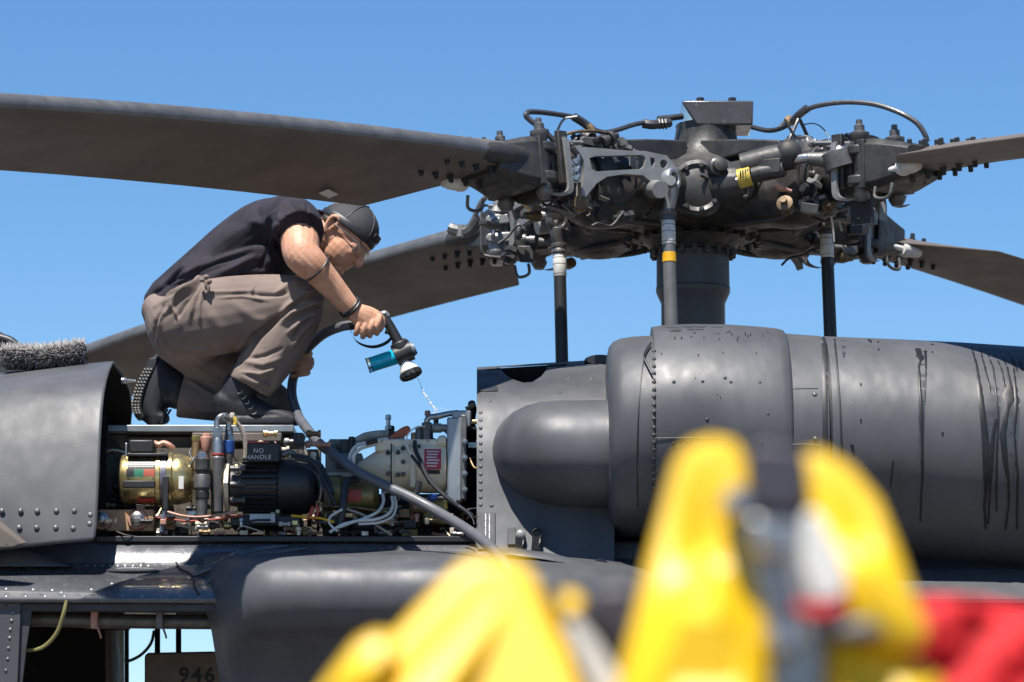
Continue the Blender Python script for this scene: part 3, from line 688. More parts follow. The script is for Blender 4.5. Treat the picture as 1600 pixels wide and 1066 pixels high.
rivets('rivet', [surf(751, y) for y in range(645, 800, 12)] + [surf(x, y) for x, y in ((765, 627), (888, 592), (924, 592), (873, 614), (768, 790), (910, 862), (870, 878), (912, 877), (935, 877), (800, 870))], .0075, M['paint'], panel)
rivets('rivet', [surf(x, y) for x in (748, 768) for y in (808, 820, 832, 845, 856)], .0075, M['paint_dark'], panel)
def plate_on(name, x0, x1, y0, y1, m, th=.006, parent=panel, bev=.002):
    b = B(); c = [surf(x, y) for x, y in ((x0, y1), (x1, y1), (x1, y0), (x0, y0))]
    b.loft([[p + n * .0005 for p, n in c], [p + n * th for p, n in c]]); return b.build(name, m, parent, bev)
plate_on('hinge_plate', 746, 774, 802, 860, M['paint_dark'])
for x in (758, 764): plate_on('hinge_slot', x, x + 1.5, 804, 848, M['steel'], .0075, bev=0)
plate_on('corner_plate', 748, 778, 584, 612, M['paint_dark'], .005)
lp = plate_on('latch_plate', 793, 806, 826, 853, M['paint_dark'], .008)
rivets('rivet', [surf(x, y) for x, y in ((799, 831), (799, 848))], .008, M['steel_dark'], panel)
for i, (x, y, r0) in enumerate(((813, 837, 8), (839, 835, 8.5))):
    p, n = surf(x, y); k = S(p.y)
    b = B(); b.lathe(p, V((0, -1, 0)), [(-.01, r0 * k), (.03, r0 * k), (.034, r0 * k * .85)] + ([(.03, r0 * k * .7), (.015, r0 * k * .6)] if i else [(.038, r0 * k * .3)]), 18)
    q = b.build('latch_ring', M['paint_dark'] if i else M['hub_light'], panel)
    b = B(); b.bar(p + V((0, -.025, -.01)), P(x - 2, y + 24, p.y - .02), .03, .03, V((0, -1, 0))); b.tube([p + V((.01, -.04, -.02)), P(x + 4, y + 14, p.y - .05), P(x, y + 22, p.y - .05)], .0035, 6); b.build('latch_body', M['black'], q)
b = B(); p, n = surf(934, 884); b.lathe(p + V((0, -.02, 0)), V((.5, -1, 0)), [(0, .02), (.03, .02), (.03, .012), (.05, .012)], 12); b.build('drain_fitting', M['rubber'], panel)
# engine nose dome bulging out of the panel
b = B(); rings = []
for x, hh, dy in ((769, 4, .02), (771, 18, .06), (776, 33, .11), (786, 48, .16), (802, 63, .21), (822, 74, .25), (845, 81, .275), (870, 84.5, .29), (900, 86, .295), (930, 86.5, .295), (949, 86.5, .295)):
    yc = lerp(706, 714, min(1, (x - 769) / 120)); rings.append(section(x, yc - hh, yc + hh, dy, 40, 2.25, -.86))
b.loft(rings); dome = b.build('engine_nose_dome', M['paint'], heli, sharp=60)
rivets('rivet', [(P(922, 672, -1.085), V((0, -1, .7)))], .008, M['steel_dark'], dome)
# --- deck, lip, flange and shoulder along the upper side
def strip_along(name, prof, m, x0=-700, x1=2300, n=16, parent=heli, sharp=50, xs=None):
    b = B(); xs = xs or [lerp(x0, x1, i / n) for i in range(n + 1)]
    X = lambda x: P(x, 880, -1.0).x
    pr = [P(800, y, Y) for y, Y in prof]
    b.loft([[V((X(x), p.y, p.z)) for p in pr] for x in xs], closed=False); return b.build(name, m, parent, sharp=sharp)
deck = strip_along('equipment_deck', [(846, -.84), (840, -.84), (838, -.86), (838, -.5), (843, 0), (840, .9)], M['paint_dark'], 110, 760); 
b = B(); a, c = P(152, 843, -.89), P(742, 843, -.89); b.bar(a, c, .03, .02); b.build('deck_lip', M['black'], heli, .003)
flange = strip_along('side_flange', [(846, -.86), (852, -.9), (880, -.93)], M['paint_wet'], -300, 1000)
sh_prof = [(878, -.92), (884, -.95), (896, -1.03), (910, -1.12), (925, -1.19), (936, -1.225), (942, -1.225)]
shoulder = strip_along('roof_shoulder', sh_prof, M['paint_wet'], -300, 420); solid(shoulder, .006)
sh2 = strip_along('roof_shoulder', sh_prof, M['paint'], 900, 2300)
def shp(x, y):
    for (y0, Y0), (y1, Y1) in zip(sh_prof, sh_prof[1:]):
        if y0 <= y <= y1:
            t = (y - y0) / (y1 - y0); p = P(x, y, lerp(Y0, Y1, t)); a, c = P(x, y0, Y0), P(x, y1, Y1); d = a - c; return p, V((0, -d.z, d.y)).normalized()
rivets('rivet', [shp(x, y) for x, y in [(10 + 30.3 * i, 932) for i in range(11)] + [(10, 920), (52, 921), (82, 922), (96, 926), (175, 912), (264, 921), (143, 921)] + [(136 + 12 * i, 884) for i in range(9)]], .006, M['alu'], shoulder)
b = B(); b.ball(shp(208, 890)[0] + V((0, 0, -.006)), (.1, .05, .012), 20); b.build('shoulder_dimple', M['paint_wet'], heli)
b = B(); b.tube([shp(x, y)[0] + V((0, -.003, .003)) for x, y in ((275, 880), (282, 890), (300, 900), (304, 918), (312, 931))], .003, 6); b.build('drain_wire', M['black'], heli)
# conical fairing and tan fin at the far left
b = B(); rings = []
for t in range(9):
    x = lerp(-70, 112, t / 8); h = 36 * max(.02, 1 - abs(x - 20) / 92) ** .8
    a = P(x, 886, -1.0)
    rings.append([a + V((0, math.cos(q) * .045 + .03, math.sin(q) * h * S(-1))) for q in [math.pi * k / 10 for k in range(11)]])
b.loft(rings, closed=False); b.build('cone_fairing', M['paint'], heli, sharp=60)
b = B(); b.prism([P(x, y, -1.2) for x, y in ((-60, 770), (-10, 815), (33, 850), (20, 855), (-60, 858))], (.02, .02, .005)); b.build('side_fin', M['blade'], heli, .003)
# --- side pod below the deck
b = B(); rings = []
full = [(860, -.9), (864, -1.02), (867, -1.16), (871, -1.28), (880, -1.37), (896, -1.425), (930, -1.44), (968, -1.42), (986, -1.37), (1010, -1.28), (1080, -1.23), (1250, -1.22)]
small = [(864, -.91), (872, -.95), (882, -1.0), (894, -1.05), (908, -1.1), (922, -1.13), (940, -1.15), (985, -1.16), (1020, -1.16), (1060, -1.16), (1120, -1.16), (1250, -1.16)]
for x, t in ((318, -.12), (328, .06), (335, .22), (345, .4), (360, .6), (380, .79), (400, .9), (425, .97), (460, 1), (560, 1), (660, 1), (760, 1), (840, .97), (900, .85), (950, .65), (1000, .4), (1050, .12), (1090, -.15)):
    rings.append([P(x + max(0, (y - 930)) * .33 * (1 - max(0, t)) , lerp(s[0], y, t) + max(0, x - 720) * .035, lerp(s[1], Y, t)) for (y, Y), s in zip(full, small)])
b.loft(rings, closed=False); pod = b.build('side_pod', M['paint'], heli, sharp=80)
rivets('rivet', [(P(x, y, Y), V((0, -.3, 1))) for x, y, Y in ((436, 867.5, -1.11), (445, 873, -1.205), (467, 867, -1.11), (485, 875, -1.23), (497, 868, -1.125), (520, 872, -1.19), (612, 868, -1.125), (640, 873, -1.2), (700, 872, -1.18))], .006, M['alu'], pod)
b = B(); b.bar(P(531, 873.5, -1.2), P(557, 873.5, -1.2), .035, .006); b.build('slot', M['black'], pod)
# concave fairing ribs where the pod meets the flange, and at its right end
for k, (pts, w) in enumerate((([(300, 900, -1.06), (340, 884, -1.04), (375, 868, -1.0), (410, 858, -.95), (450, 853, -.93)], 16), ([(320, 912, -1.12), (355, 893, -1.1), (395, 873, -1.06), (430, 864, -1.0), (480, 857, -.94)], 18))):
    b = B(); b.tube([P(*p) for p in pts], [.004, w * S(-1) / 2, w * S(-1) / 2, w * S(-1) / 2 * .8, .004], 12, 5); b.build('fairing_rib', M['paint_wet'], pod)
b = B(); rings = []
for x, w in ((735, .03), (760, .6), (800, .95), (850, 1), (900, .8), (940, .5), (985, .15), (1010, .02)):
    y0 = lerp(873, 900, max(0, min(1, (x - 800) / 180)))
    rings.append([P(x, y0, -1.12) + V((0, math.cos(q) * .16 * w, math.sin(q) * .035 * w)) for q in [math.pi * k / 10 for k in range(11)]])
b.loft(rings, closed=False); b.build('panel_fillet', M['paint'], heli, sharp=80)
# side wall below and right of the door, lower hull
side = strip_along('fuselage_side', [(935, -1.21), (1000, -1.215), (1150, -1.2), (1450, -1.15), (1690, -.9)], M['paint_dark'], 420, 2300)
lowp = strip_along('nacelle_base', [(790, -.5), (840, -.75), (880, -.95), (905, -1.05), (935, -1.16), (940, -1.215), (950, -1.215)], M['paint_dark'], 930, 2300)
# door frame: left post with rivets, header and dark cabin behind
b = B(); b.loft([[P(x, y, -1.21) for x, y in ((-500, 941), (33, 941), (22, 1200), (-500, 1200))], [P(x, y, -1.19) for x, y in ((-500, 941), (33, 941), (22, 1200), (-500, 1200))]]); post = b.build('front_door', M['paint'], heli, .003)
rivets('rivet', [(P(x, y, -1.21), V((0, -1, .1))) for x, y in ((4, 944), (8, 948), (14, 946), (18, 944), (23, 945), (20, 957), (18, 970), (16, 984), (15, 997), (13, 1013), (12, 1030), (9, 1048))], .0065, M['steel_dark'], post)
b = B(); b.loft([[P(x, y, -1.195) for x, y in ((33, 942), (52, 942), (42, 1010), (30, 1120), (20, 1120))], [P(x, y, -1.05) for x, y in ((33, 942), (52, 942), (42, 1010), (30, 1120), (20, 1120))]]); b.build('door_post', M['paint_dark'], heli, .003)
b = B(); b.tube([P(x, y, -1.05) for x, y in ((45, 968), (150, 970), (260, 972), (420, 973))], 11 * S(-1.05), 16, 3); b.build('door_rail_tube', M['steel_dark'], heli)
b = B(); b.bar(P(30, 950, -1.15), P(420, 952, -1.15), .1, .02); b.build('door_header', M['paint_dark'], heli)
b = B(); b.bar(P(195, 951, -1.09), P(275, 952, -1.09), .004, .035); b.build('header_panel', M['label_white'], heli)
for x in (148, 250):
    b = B(); b.box(P(x, 968, -1.1), (.022, .05, .06)); b.tube([P(x + 2, 975, -1.12), P(x + 8, 990, -1.12), P(x + 10, 998, -1.12)], .004, 6); b.build('tube_clamp', M['copper' if x < 200 else 'steel_dark'], heli, .002)
b = B(); b.tube([P(104, 938, -1.22), P(99, 960, -1.22), P(88, 990, -1.2), (P(66, 1012, -1.17)), P(38, 1017, -1.15)], .0065, 8); b.build('yellow_drain_hose', M['olive_hose'] if 'olive_hose' in M else M['beige'], heli)
b = B(); b.tube([P(241, 985, .9), P(236, 1005, .9), P(222, 1022, .9), P(204, 1032, .9), P(190, 1034, .9)], .006, 8); b.build('cabin_cable', M['rubber'], heli)
# cabin: ceiling, far wall with the open far door, floor, inner door edge
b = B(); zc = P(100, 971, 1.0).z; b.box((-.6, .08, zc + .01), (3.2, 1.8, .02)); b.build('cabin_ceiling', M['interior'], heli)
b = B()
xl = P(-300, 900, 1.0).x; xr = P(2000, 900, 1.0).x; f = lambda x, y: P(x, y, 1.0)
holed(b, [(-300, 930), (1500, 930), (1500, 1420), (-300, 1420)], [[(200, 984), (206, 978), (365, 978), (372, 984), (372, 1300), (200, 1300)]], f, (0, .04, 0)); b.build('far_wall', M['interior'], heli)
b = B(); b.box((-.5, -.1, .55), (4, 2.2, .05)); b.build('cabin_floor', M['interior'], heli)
b = B(); b.loft([[P(x, y, Y) for x, y, Y in ((164, 985, -.6), (172, 985, -.55), (178, 1120, -.55), (166, 1120, -.6))], [P(x, y, Y) for x, y, Y in ((182, 985, .0), (186, 985, .0), (190, 1120, .0), (186, 1120, .0))]]); b.build('bulkhead_edge', M['blade'], heli)
b = B(); b.bar(P(190, 985, .8), P(190, 1200, .8), .03, .02, V((1, 0, 0))); b.build('far_door_post', M['alu'], heli)
for x in (246, 279):
    b = B(); b.bar(P(x, 975, -.1), P(x, 1030, -.1), .018, .02, V((0, 1, 0))); b.build('seat_strut', M['interior'], heli)
b = B(); pts = [(226, 1024), (232, 1020), (330, 1018), (358, 1019), (372, 1030), (380, 1200), (226, 1200)]
b.loft([[P(x, y, -.2) for x, y in pts], [P(x, y, -.12) for x, y in pts]]); seat = b.build('seat_back', M['seat'], heli, .008)
# stencilled number on the seat back
for i, ch in enumerate("946"):
    fc = bpy.data.curves.new('stencil', 'FONT'); fc.body = ch; fc.size = 24 * S(-.2) * 1.35; fc.extrude = .0008; fc.offset = .0016
    to = bpy.data.objects.new('stencil_digit', fc); COL.objects.link(to); dg = bpy.context.evaluated_depsgraph_get()
    me = bpy.data.meshes.new_from_object(to.evaluated_get(dg)); bpy.data.objects.remove(to); me.materials.clear(); me.materials.append(M['black'])
    me.transform(Matrix.Rotation(R(90), 4, 'X')); o = link('stencil_digit', me, seat, P(279 + 20 * i, 1066, -.2035))
# --- slid-forward front cowling, an open shell
b = B(); pr = [(845, -1.09, 143), (838, -1.088, 149), (820, -1.08, 151), (760, -1.045, 154), (690, -1.0, 157), (640, -.955, 160), (612, -.905, 163), (592, -.84, 167), (578, -.75, 171), (569, -.62, 175), (564.5, -.5, 178)]
def cow(x_off, dz, k):
    r = [P(lerp(x, x + x_off, 1), y + dz, Y) for y, Y, x in pr]
    z = r[-1].z; X = r[-1].x
    for Y, dzz, dx in ((-.2, .0, 0), (.15, -.01, -.005), (.4, -.04, -.02), (.55, -.1, -.04), (.62, -.25, -.07), (.64, -.6, -.12)): r.append(V((X + dx * k, Y, z + dzz)))
    return r
b.loft([cow(0, 0, 1), cow(-5, .2, .9), cow(-60, 5, .5), cow(-180, 19, 0), cow(-330, 40, 0), cow(-700, 110, 0)], closed=False)
fc_ = b.build('front_cowling', M['paint'], heli, sharp=80); solid(fc_, .007)
rivets('rivet', [(P(x, y, -1.094 + (845 - y) * .00056), V((0, -1, .35))) for x, y in ((3, 798), (32, 798), (58, 798), (88, 798), (116, 798), (141, 804), (30, 824), (57, 824), (87, 824), (114, 825), (140, 818), (4, 823))], .0095, M['steel_dark'], fc_)
b = B(); b.loft([[p + (V((-.004, .012, 0)) if i < 8 else V((-.004, 0, -.012))) for i, p in enumerate(c)] for c in (cow(0, 0, 1), cow(-60, 5, .5), cow(-180, 19, 0), cow(-330, 40, 0))], closed=False); b.build('cowling_shade_sheet', M['interior'], fc_, sharp=80)  # black sheet added so the inside of the shell reads as shade
b = B(); b.loft([[P(158, y, Y) for y, Y in ((838, -.8), (650, -.78), (600, -.6), (600, .3), (640, .5), (838, .5))], [P(166, y, Y) for y, Y in ((838, -.8), (650, -.78), (600, -.6), (600, .3), (640, .5), (838, .5))]]); b.build('forward_bulkhead', M['interior'], heli)
b = B(); b.lathe(P(190, 595, -.3), (1, 0, -.02), [(0, .012), (.012, .012), (.02, .008), (.05, .004)], 10); b.build('locating_pin', M['steel'], heli)
b = B(); b.loft([[P(x, y, .55) for x, y in ((-80, 480), (-5, 515), (48, 548), (48, 600), (-80, 600))], [P(x, y, .7) for x, y in ((-80, 480), (-5, 515), (48, 548), (48, 600), (-80, 600))]]); b.build('far_cowling_door', M['paint_dark'], heli, .004)
# ---------------------------------------------------------------- machinery in the opened bay
BS = -.12      # bay machinery stands close behind the deck lip
def xl(prof, yc, Y, n=28, sy=1.0):
    """turned body along the fuselage axis: prof (x px, radius px), centre row yc px, depth Y"""
    Y += BS; b = B(); k = S(Y); p0 = P(prof[0][0], yc, Y); x0 = prof[0][0]
    return b.lathe(p0, (1, 0, 0), [((x - x0) * k, r * k) for x, r in prof], n, sy)
def zl(x, Y, prof, n=16, hexn=None, tilt=0):
    """turned body standing up: prof (y px, radius px)"""
    Y += BS; b = B(); k = S(Y); p0 = P(x, prof[0][0], Y); y0 = prof[0][0]
    return b.lathe(p0, (tilt, 0, -1), [((y - y0) * k, r * k) for y, r in prof], hexn or n)
def pbox(x0, x1, y0, y1, Y0, Y1):
    Y0 += BS; Y1 += BS; b = B(); a, c = P(x0, y1, Y0), P(x1, y0, Y0); return b.box(((a.x + c.x) / 2, (Y0 + Y1) / 2, (a.z + c.z) / 2), (c.x - a.x, Y1 - Y0, c.z - a.z))
def ptube(pts, px, n=8, k=5):
    pts = [(x, y, Y + BS) for x, y, Y in pts]; b = B(); r = [q * S(pts[0][2]) / 2 for q in px] if isinstance(px, (list, tuple)) else px * S(pts[0][2]) / 2
    return b.tube([P(*p) for p in pts], r, n, k)
def text(body, x, y, hpx, Y, m, parent, name='lettering'):
    Y += BS
    fc = bpy.data.curves.new(name, 'FONT'); fc.body = body; fc.size = hpx * S(Y) * 1.4; fc.extrude = .0004; fc.align_x = 'CENTER'; fc.space_character = 1.08
    to = bpy.data.objects.new(name, fc); COL.objects.link(to); dg = bpy.context.evaluated_depsgraph_get()
    me = bpy.data.meshes.new_from_object(to.evaluated_get(dg)); bpy.data.objects.remove(to); me.materials.clear(); me.materials.append(m)
    me.transform(Matrix.Rotation(R(90), 4, 'X')); return link(name, me, parent, P(x, y + hpx / 2, Y))
def part(b, name, m, parent=heli, bev=0, **k): return b.build(name, M[m], parent, bev, **k)
# work platform
pl = part(pbox(168, 459, 664, 675, -.26, .62), 'work_platform', 'platform' if 'platform' in M else 'alu', bev=.003)
part(pbox(172, 455, 675.5, 680, -.2, .5), 'platform_rail', 'black', pl)
part(pbox(195, 466, 682, 700, -.2, .4), 'platform_frame', 'bay_wall', bev=.004)
part(pbox(300, 440, 676, 690, -.3, -.2), 'platform_bracket', 'blade', bev=.004)
part(pbox(160, 300, 700, 835, -.3, -.2), 'bay_back_panel', 'bay_wall')
part(pbox(300, 500, 702, 835, -.3, -.2), 'bay_back_panel', 'bay_wall')
part(pbox(495, 752, 772, 838, -.3, -.2), 'bay_back_panel', 'bay_wall'); part(pbox(726, 756, 690, 838, -.26, -.16), 'bay_back_panel', 'bay_wall')
# gold hydraulic pump
g = part(xl([(187, 20), (188, 30), (191, 37), (196, 39), (244, 40), (246, 42), (252, 42), (253, 39.5), (263, 39.5), (264, 42), (270, 42.5), (272, 39), (277, 40), (284, 39), (294, 36), (301, 31), (303, 18)], 749, -.62, 40), 'hydraulic_pump', 'gold', label='gold anodised hydraulic pump with black box on top')
M['lavender'] = mat('strap_steel', (.2, .19, .24), .4, .6, .2, 30)
part(xl([(254, 39), (254, 41.5), (262, 41.5), (262, 39)], 749, -.62, 40), 'clamp_band', 'lavender', g)
def wrap(x0, x1, y0, y1, rad, yc, Y, m, name, parent, out=1.0, k=10):
    """label following a turned body's front"""
    Y += BS
    b = B(); s = S(Y); rows = []
    for i in range(k + 1):
        yy = lerp(y0, y1, i / k); dz = (yc - yy) * s; rr = (rad + out) * s; dy = -math.sqrt(max(rr * rr - dz * dz, 0))
        a = P(x0, yc, Y); c = P(x1, yc, Y); rows.append([a + V((0, dy, dz)), c + V((0, dy, dz))])
    b.loft(rows, closed=False); o = b.build(name, M[m] if isinstance(m, str) else m, parent, sharp=80); return o
wrap(203, 246, 724, 737, 40, 749, -.62, 'label_black', 'pump_label', g)
M['lgreen'] = mat('label_green', (.02, .17, .1), .5); M['lred'] = mat('label_orange', (.42, .09, .05), .5)
wrap(201, 213, 737, 749, 40, 749, -.62, 'label_black', 'pump_label', g); wrap(213, 228, 737, 749, 40, 749, -.62, 'lgreen', 'pump_label', g); wrap(228, 245, 737, 749, 40, 749, -.62, 'lred', 'pump_label', g)
for yy in (726.5, 729.5, 732.5):
    x = 205
    while x < 242:
        w = random.uniform(1.5, 4); wrap(x, x + w, yy, yy + 1.3, 40, 749, -.62, 'label_white', 'label_print', g, 1.4, 1); x += w + 1
part(pbox(192, 242, 751, 762, -.725, -.71), 'pump_plate', 'black', g, .003)
wrap(218, 248, 781, 787, 40, 749, -.62, 'red', 'pump_mark', g, 1.2, 4)
part(pbox(201, 240, 687, 708, -.68, -.56), 'junction_box', 'black', g, .006)
part(pbox(198, 262, 708, 713, -.7, -.54), 'box_base', 'black', g, .003)
part(pbox(195, 199, 692, 712, -.66, -.6), 'box_bracket', 'steel', g, .002)
part(ptube([(240, 692, -.62), (248, 695, -.62), (256, 692, -.62), (265, 696, -.62), (272, 700, -.61)], [9, 10, 8, 9, 6]), 'box_connector', 'copper', g)
part(pbox(254, 263, 744, 796, -.74, -.71), 'clamp_bar', 'black', g, .002)
part(ptube([(259, 793, -.72), (254, 812, -.73), (252, 832, -.74)], 7), 'clamp_rod', 'steel', g)
part(ptube([(300, 745, -.66), (298, 730, -.68), (302, 718, -.68), (308, 712, -.66)], 3), 'pump_wire', 'steel', g)
part(pbox(279, 287, 744, 764, -.712, -.7), 'pump_tag', 'label_white', g)
# standing valve fittings
def fitting(name, x, Y, stack, label=None):
    o = None
    for prof, m, hx, nm in stack:
        q = zl(x, Y, prof, hexn=hx).build(nm, M[m], o or heli, .0008 if hx else 0, sharp=30)
        if o is None: o = q
    return o
fitting('valve', 316, -.72, [([(742, 12), (744, 13), (763, 13), (765, 11), (770, 9.5), (790, 9), (800, 8.5), (806, 8.5), (808, 5)], 'steel_dark', 20, 'standing_valve'), ([(706, 4), (707, 7), (714, 7.5), (717, 8)], 'steel', 6, 'valve_cap'), ([(716, 10), (718, 12.5), (735, 12.5), (738, 9), (743, 9)], 'hub', 20, 'valve_body'), ([(768, 10), (769, 11), (779, 11), (780, 10)], 'label_black', 20, 'valve_label'), ([(806, 3), (818, 3)], 'brass', 8, 'valve_tip')])
fitting('valve', 340, -.68, [([(713, 9), (716, 11.5), (760, 11.5), (770, 10), (800, 9.5), (803, 5)], 'steel_dark', 20, 'standing_valve'), ([(668, 6), (669, 8), (683, 8)], 'steel', 6, 'valve_cap'), ([(683, 7), (690, 9), (700, 9.5), (712, 9.5)], 'steel', 20, 'valve_body'), ([(709, 9.8), (709, 10.3), (712, 10.3), (712, 9.8)], 'red', 20, 'valve_ring')])
fitting('valve', 358, -.64, [([(700, 8), (718, 8), (760, 7)], 'hub', 16, 'standing_valve'), ([(680, 8), (690, 8.6)], 'steel', 6, 'valve_nut'), ([(689, 8), (690, 8.8), (708, 8.8), (709, 8)], 'blue', 18, 'blue_cap'), ([(668, 6), (680, 6.5)], 'steel', 12, 'valve_body')])
fitting('valve', 306, -.6, [([(690, 6), (710, 6), (735, 7)], 'brass', 14, 'standing_valve'), ([(681, 5), (682, 7), (690, 7)], 'olive', 6, 'valve_cap')])
fitting('valve', 322, -.58, [([(683, 8), (684, 9.5), (700, 9.5), (706, 6), (730, 6)], 'copper', 14, 'standing_valve'), ([(677, 4), (678, 6), (684, 7)], 'copper', 6, 'valve_cap')])
e1 = part(ptube([(339, 672, -.68), (339, 660, -.68), (343, 652, -.68), (351, 649, -.67), (357, 652, -.66)], 9, 12), 'elbow_pipe', 'steel')
e2 = part(ptube([(357, 672, -.66), (357, 660, -.66), (355, 653, -.67), (349, 650, -.68)], 9, 12), 'elbow_pipe', 'steel')
part(ptube([(363, 650, -.66), (368, 658, -.66), (367, 664, -.66)], 7), 'yellow_collar', 'yellow_label')
part(zl(363, -.66, [(645, 3), (648, 4.5), (653, 4)], hexn=8), 'collar_nut', 'beige')
part(ptube([(369, 660, -.65), (378, 672, -.64), (383, 690, -.63), (384, 710, -.62), (380, 730, -.61)], 8), 'beige_hose', 'beige')
part(ptube([(300, 700, -.6), (296, 706, -.62), (299, 715, -.64), (306, 716, -.64)], 2.2), 'lock_wire', 'steel')
# black finned motor
mo = part(xl([(358, 26), (362, 31), (376, 33), (380, 37), (434, 37), (436, 41), (440, 42.5), (474, 42.5), (484, 41), (490, 37), (493, 32), (490, 26)], 760, -.62, 40), 'electric_motor', 'rubber', label='black finned electric motor lying in the bay')
q = B(); k = S(-.62)
for i in range(26):
    a = 2 * math.pi * i / 26; c = P(407, 760, -.62 + BS); d = V((0, math.cos(a), math.sin(a)))
    q = B(); q.bar(c + d * 40 * k - V((27 * k, 0, 0)), c + d * 40 * k + V((27 * k, 0, 0)), 2.4 * k, 8 * k, d); part(q, 'cooling_fin', 'rubber', mo)
q = B(); pts = []
for i in range(24):
    a = 2 * math.pi * i / 24; r = (38 + (5 if i % 6 == 0 else 0) - (2 if i % 6 in (2, 3, 4) else 0)) * k; pts.append(P(352, 759, -.62 + BS) + V((0, math.cos(a) * r, math.sin(a) * r)))
q.prism(pts, (7 * k, 0, 0)); part(q, 'mount_flange', 'cream', mo, .002)
for y in (732, 757, 782): part(xl([(360, 5), (366, 5), (366, 3.5), (378, 3.5), (378, 5), (383, 5)], y, -.7, 8), 'flange_bolt', 'steel_dark', mo)
part(pbox(386, 437, 692, 722, -.72, -.58), 'terminal_box', 'black', mo, .004)
text('NO', 404, 704, 7, -.7215, M['label_white'], mo); text('HANDLE', 403.5, 714, 7, -.7215, M['label_white'], mo)
part(pbox(388, 420, 690, 692.5, -.72, -.6), 'box_edge', 'red', mo)
part(ptube([(432, 708, -.68), (444, 710, -.7), (452, 706, -.7), (462, 712, -.7)], [10, 12, 9, 10], 12), 'motor_connector', 'steel_dark', mo)
part(ptube([(458, 716, -.7), (470, 721, -.7), (482, 722, -.7)], 5), 'cable_sleeve', 'white', mo)
q = pbox(360, 470, 806, 822, -.7, -.5); part(q, 'motor_base', 'black', mo, .004)
part(pbox(390, 430, 803, 817, -.74, -.72), 'motor_plate', 'alu', mo, .001)
for pts in ([(455, 712, -.72), (480, 716, -.72), (500, 730, -.72), (512, 750, -.74), (520, 772, -.76)], [(460, 716, -.74), (486, 722, -.74), (502, 740, -.74), (510, 758, -.76), (524, 790, -.76)]): part(ptube(pts, 7), 'motor_cable', 'rubber')
for i, (x, y) in enumerate(((472, 684), (478, 688), (474, 696), (470, 704))):
    q = B(); c = P(x, y, -.6 + BS); q.tube([c + V((math.cos(a) * .011, .004 * i, math.sin(a) * .013)) for a in [2 * math.pi * j / 8 for j in range(9)]], .0018, 6, 3); part(q, 'pin_ring', 'steel_dark')
part(pbox(458, 474, 676, 696, -.6, -.5), 'pin_block', 'black', bev=.003)
# pink primed nuts on the tan bracket
part(pbox(155, 240, 796, 830, -.66, -.6), 'tan_bracket', 'copper_tan' if 'copper_tan' in M else 'beige', bev=.003)
for x in (160, 216):
    q = B(); p = P(x, 813, -.66 + BS); q.lathe(p, (0, -1, 0), [(0, .036), (.02, .036), (.025, .032)], 12); o = part(q, 'bracket_nut', 'copper')
    q = B(); q.lathe(p, (0, -1, 0), [(.02, .026), (.045, .024), (.05, .016), (.06, .014), (.062, .006)], 14); part(q, 'nut_cap', 'steel', o)
# cream accessory gearbox
ge = part(xl([(558, 3), (561, 7), (575, 16), (592, 27), (606, 36), (611, 39), (612, 42), (616, 42), (617, 39), (640, 40), (665, 42), (690, 42), (697, 40), (698, 30)], 729, -.6, 36), 'accessory_gearbox', 'cream', label='cream cast gearbox with red and white data label')
part(pbox(586, 690, 686, 706, -.66, -.52), 'gearbox_top', 'cream', ge, .008)
part(pbox(640, 650, 688, 762, -.7, -.66), 'gearbox_rib', 'cream', ge, .006)
part(xl([(611.5, 42), (611.5, 43), (613.5, 43), (613.5, 42)], 729, -.6, 36), 'gearbox_seam', 'black', ge)
for x, y in ((606, 708), (622, 708), (606, 740), (622, 742), (630, 702), (630, 722), (630, 741), (655, 700)):
    dz = (729 - y); dy = -math.sqrt(max(1, 41.5 ** 2 - dz ** 2)) * S(-.6); q = B(); q.hexbolt(P(x, y, -.6 + BS + dy * .97), (0, -1, dz * .02), .006, .016); part(q, 'casing_bolt', 'steel_dark', ge)
wrap(664, 690, 706, 738, 42, 729, -.6, 'label_red', 'data_label', ge)
for i in range(6): wrap(667 + (i % 2), 687 - (i % 3) * 2, 709 + i * 4.6, 711.2 + i * 4.6, 42, 729, -.6, 'label_white', 'label_print', ge, 1.5, 2)
wrap(667, 688, 739, 745, 42, 729, -.6, 'label_black', 'data_label', ge)
part(xl([(683, 3), (685, 8), (690, 10), (697, 9)], 690, -.66, 16), 'gearbox_knob', 'cream', ge)
fl = part(pbox(698, 722, 652, 784, -.68, -.3), 'mount_frame', 'frame_grey' if 'frame_grey' in M else 'alu', bev=.006, label='worn grey metal mounting frame behind the gearbox')
part(pbox(706, 736, 641, 668, -.66, -.5), 'frame_arm', 'alu', fl, .006); part(pbox(720, 729, 648, 780, -.69, -.6), 'frame_edge', 'steel_dark', fl, .003)
part(xl([(724, 60), (730, 62), (742, 62), (744, 58)], 725, -.4, 36), 'drive_ring', 'interior', fl)
for y in (690, 715, 740, 765): q = B(); q.hexbolt(P(726, y, -.69 + BS), (0, -1, 0), .007, .02); part(q, 'frame_bolt', 'steel', fl)
part(ptube([(667, 664, -.64), (667, 657, -.64), (672, 652, -.64), (682, 651, -.64), (700, 647, -.64), (716, 645, -.64)], [8, 9, 9, 10, 9, 9], 12), 'silver_pipe', 'steel')
part(zl(667, -.64, [(660, 5), (661, 8), (672, 8), (672, 6.5), (688, 6.5)], hexn=8), 'pipe_union', 'steel_dark'); part(zl(656, -.62, [(666, 5), (670, 7), (688, 7)], hexn=8), 'pipe_union', 'steel_dark'); part(zl(648, -.6, [(676, 4), (677, 6), (690, 6)]), 'pipe_union', 'brass')
part(xl([(670, 5), (676, 6), (676, 7.5), (690, 7.5), (690, 6), (705, 6), (705, 8), (716, 8)], 669, -.62, 14), 'cross_pipe', 'hub_light')
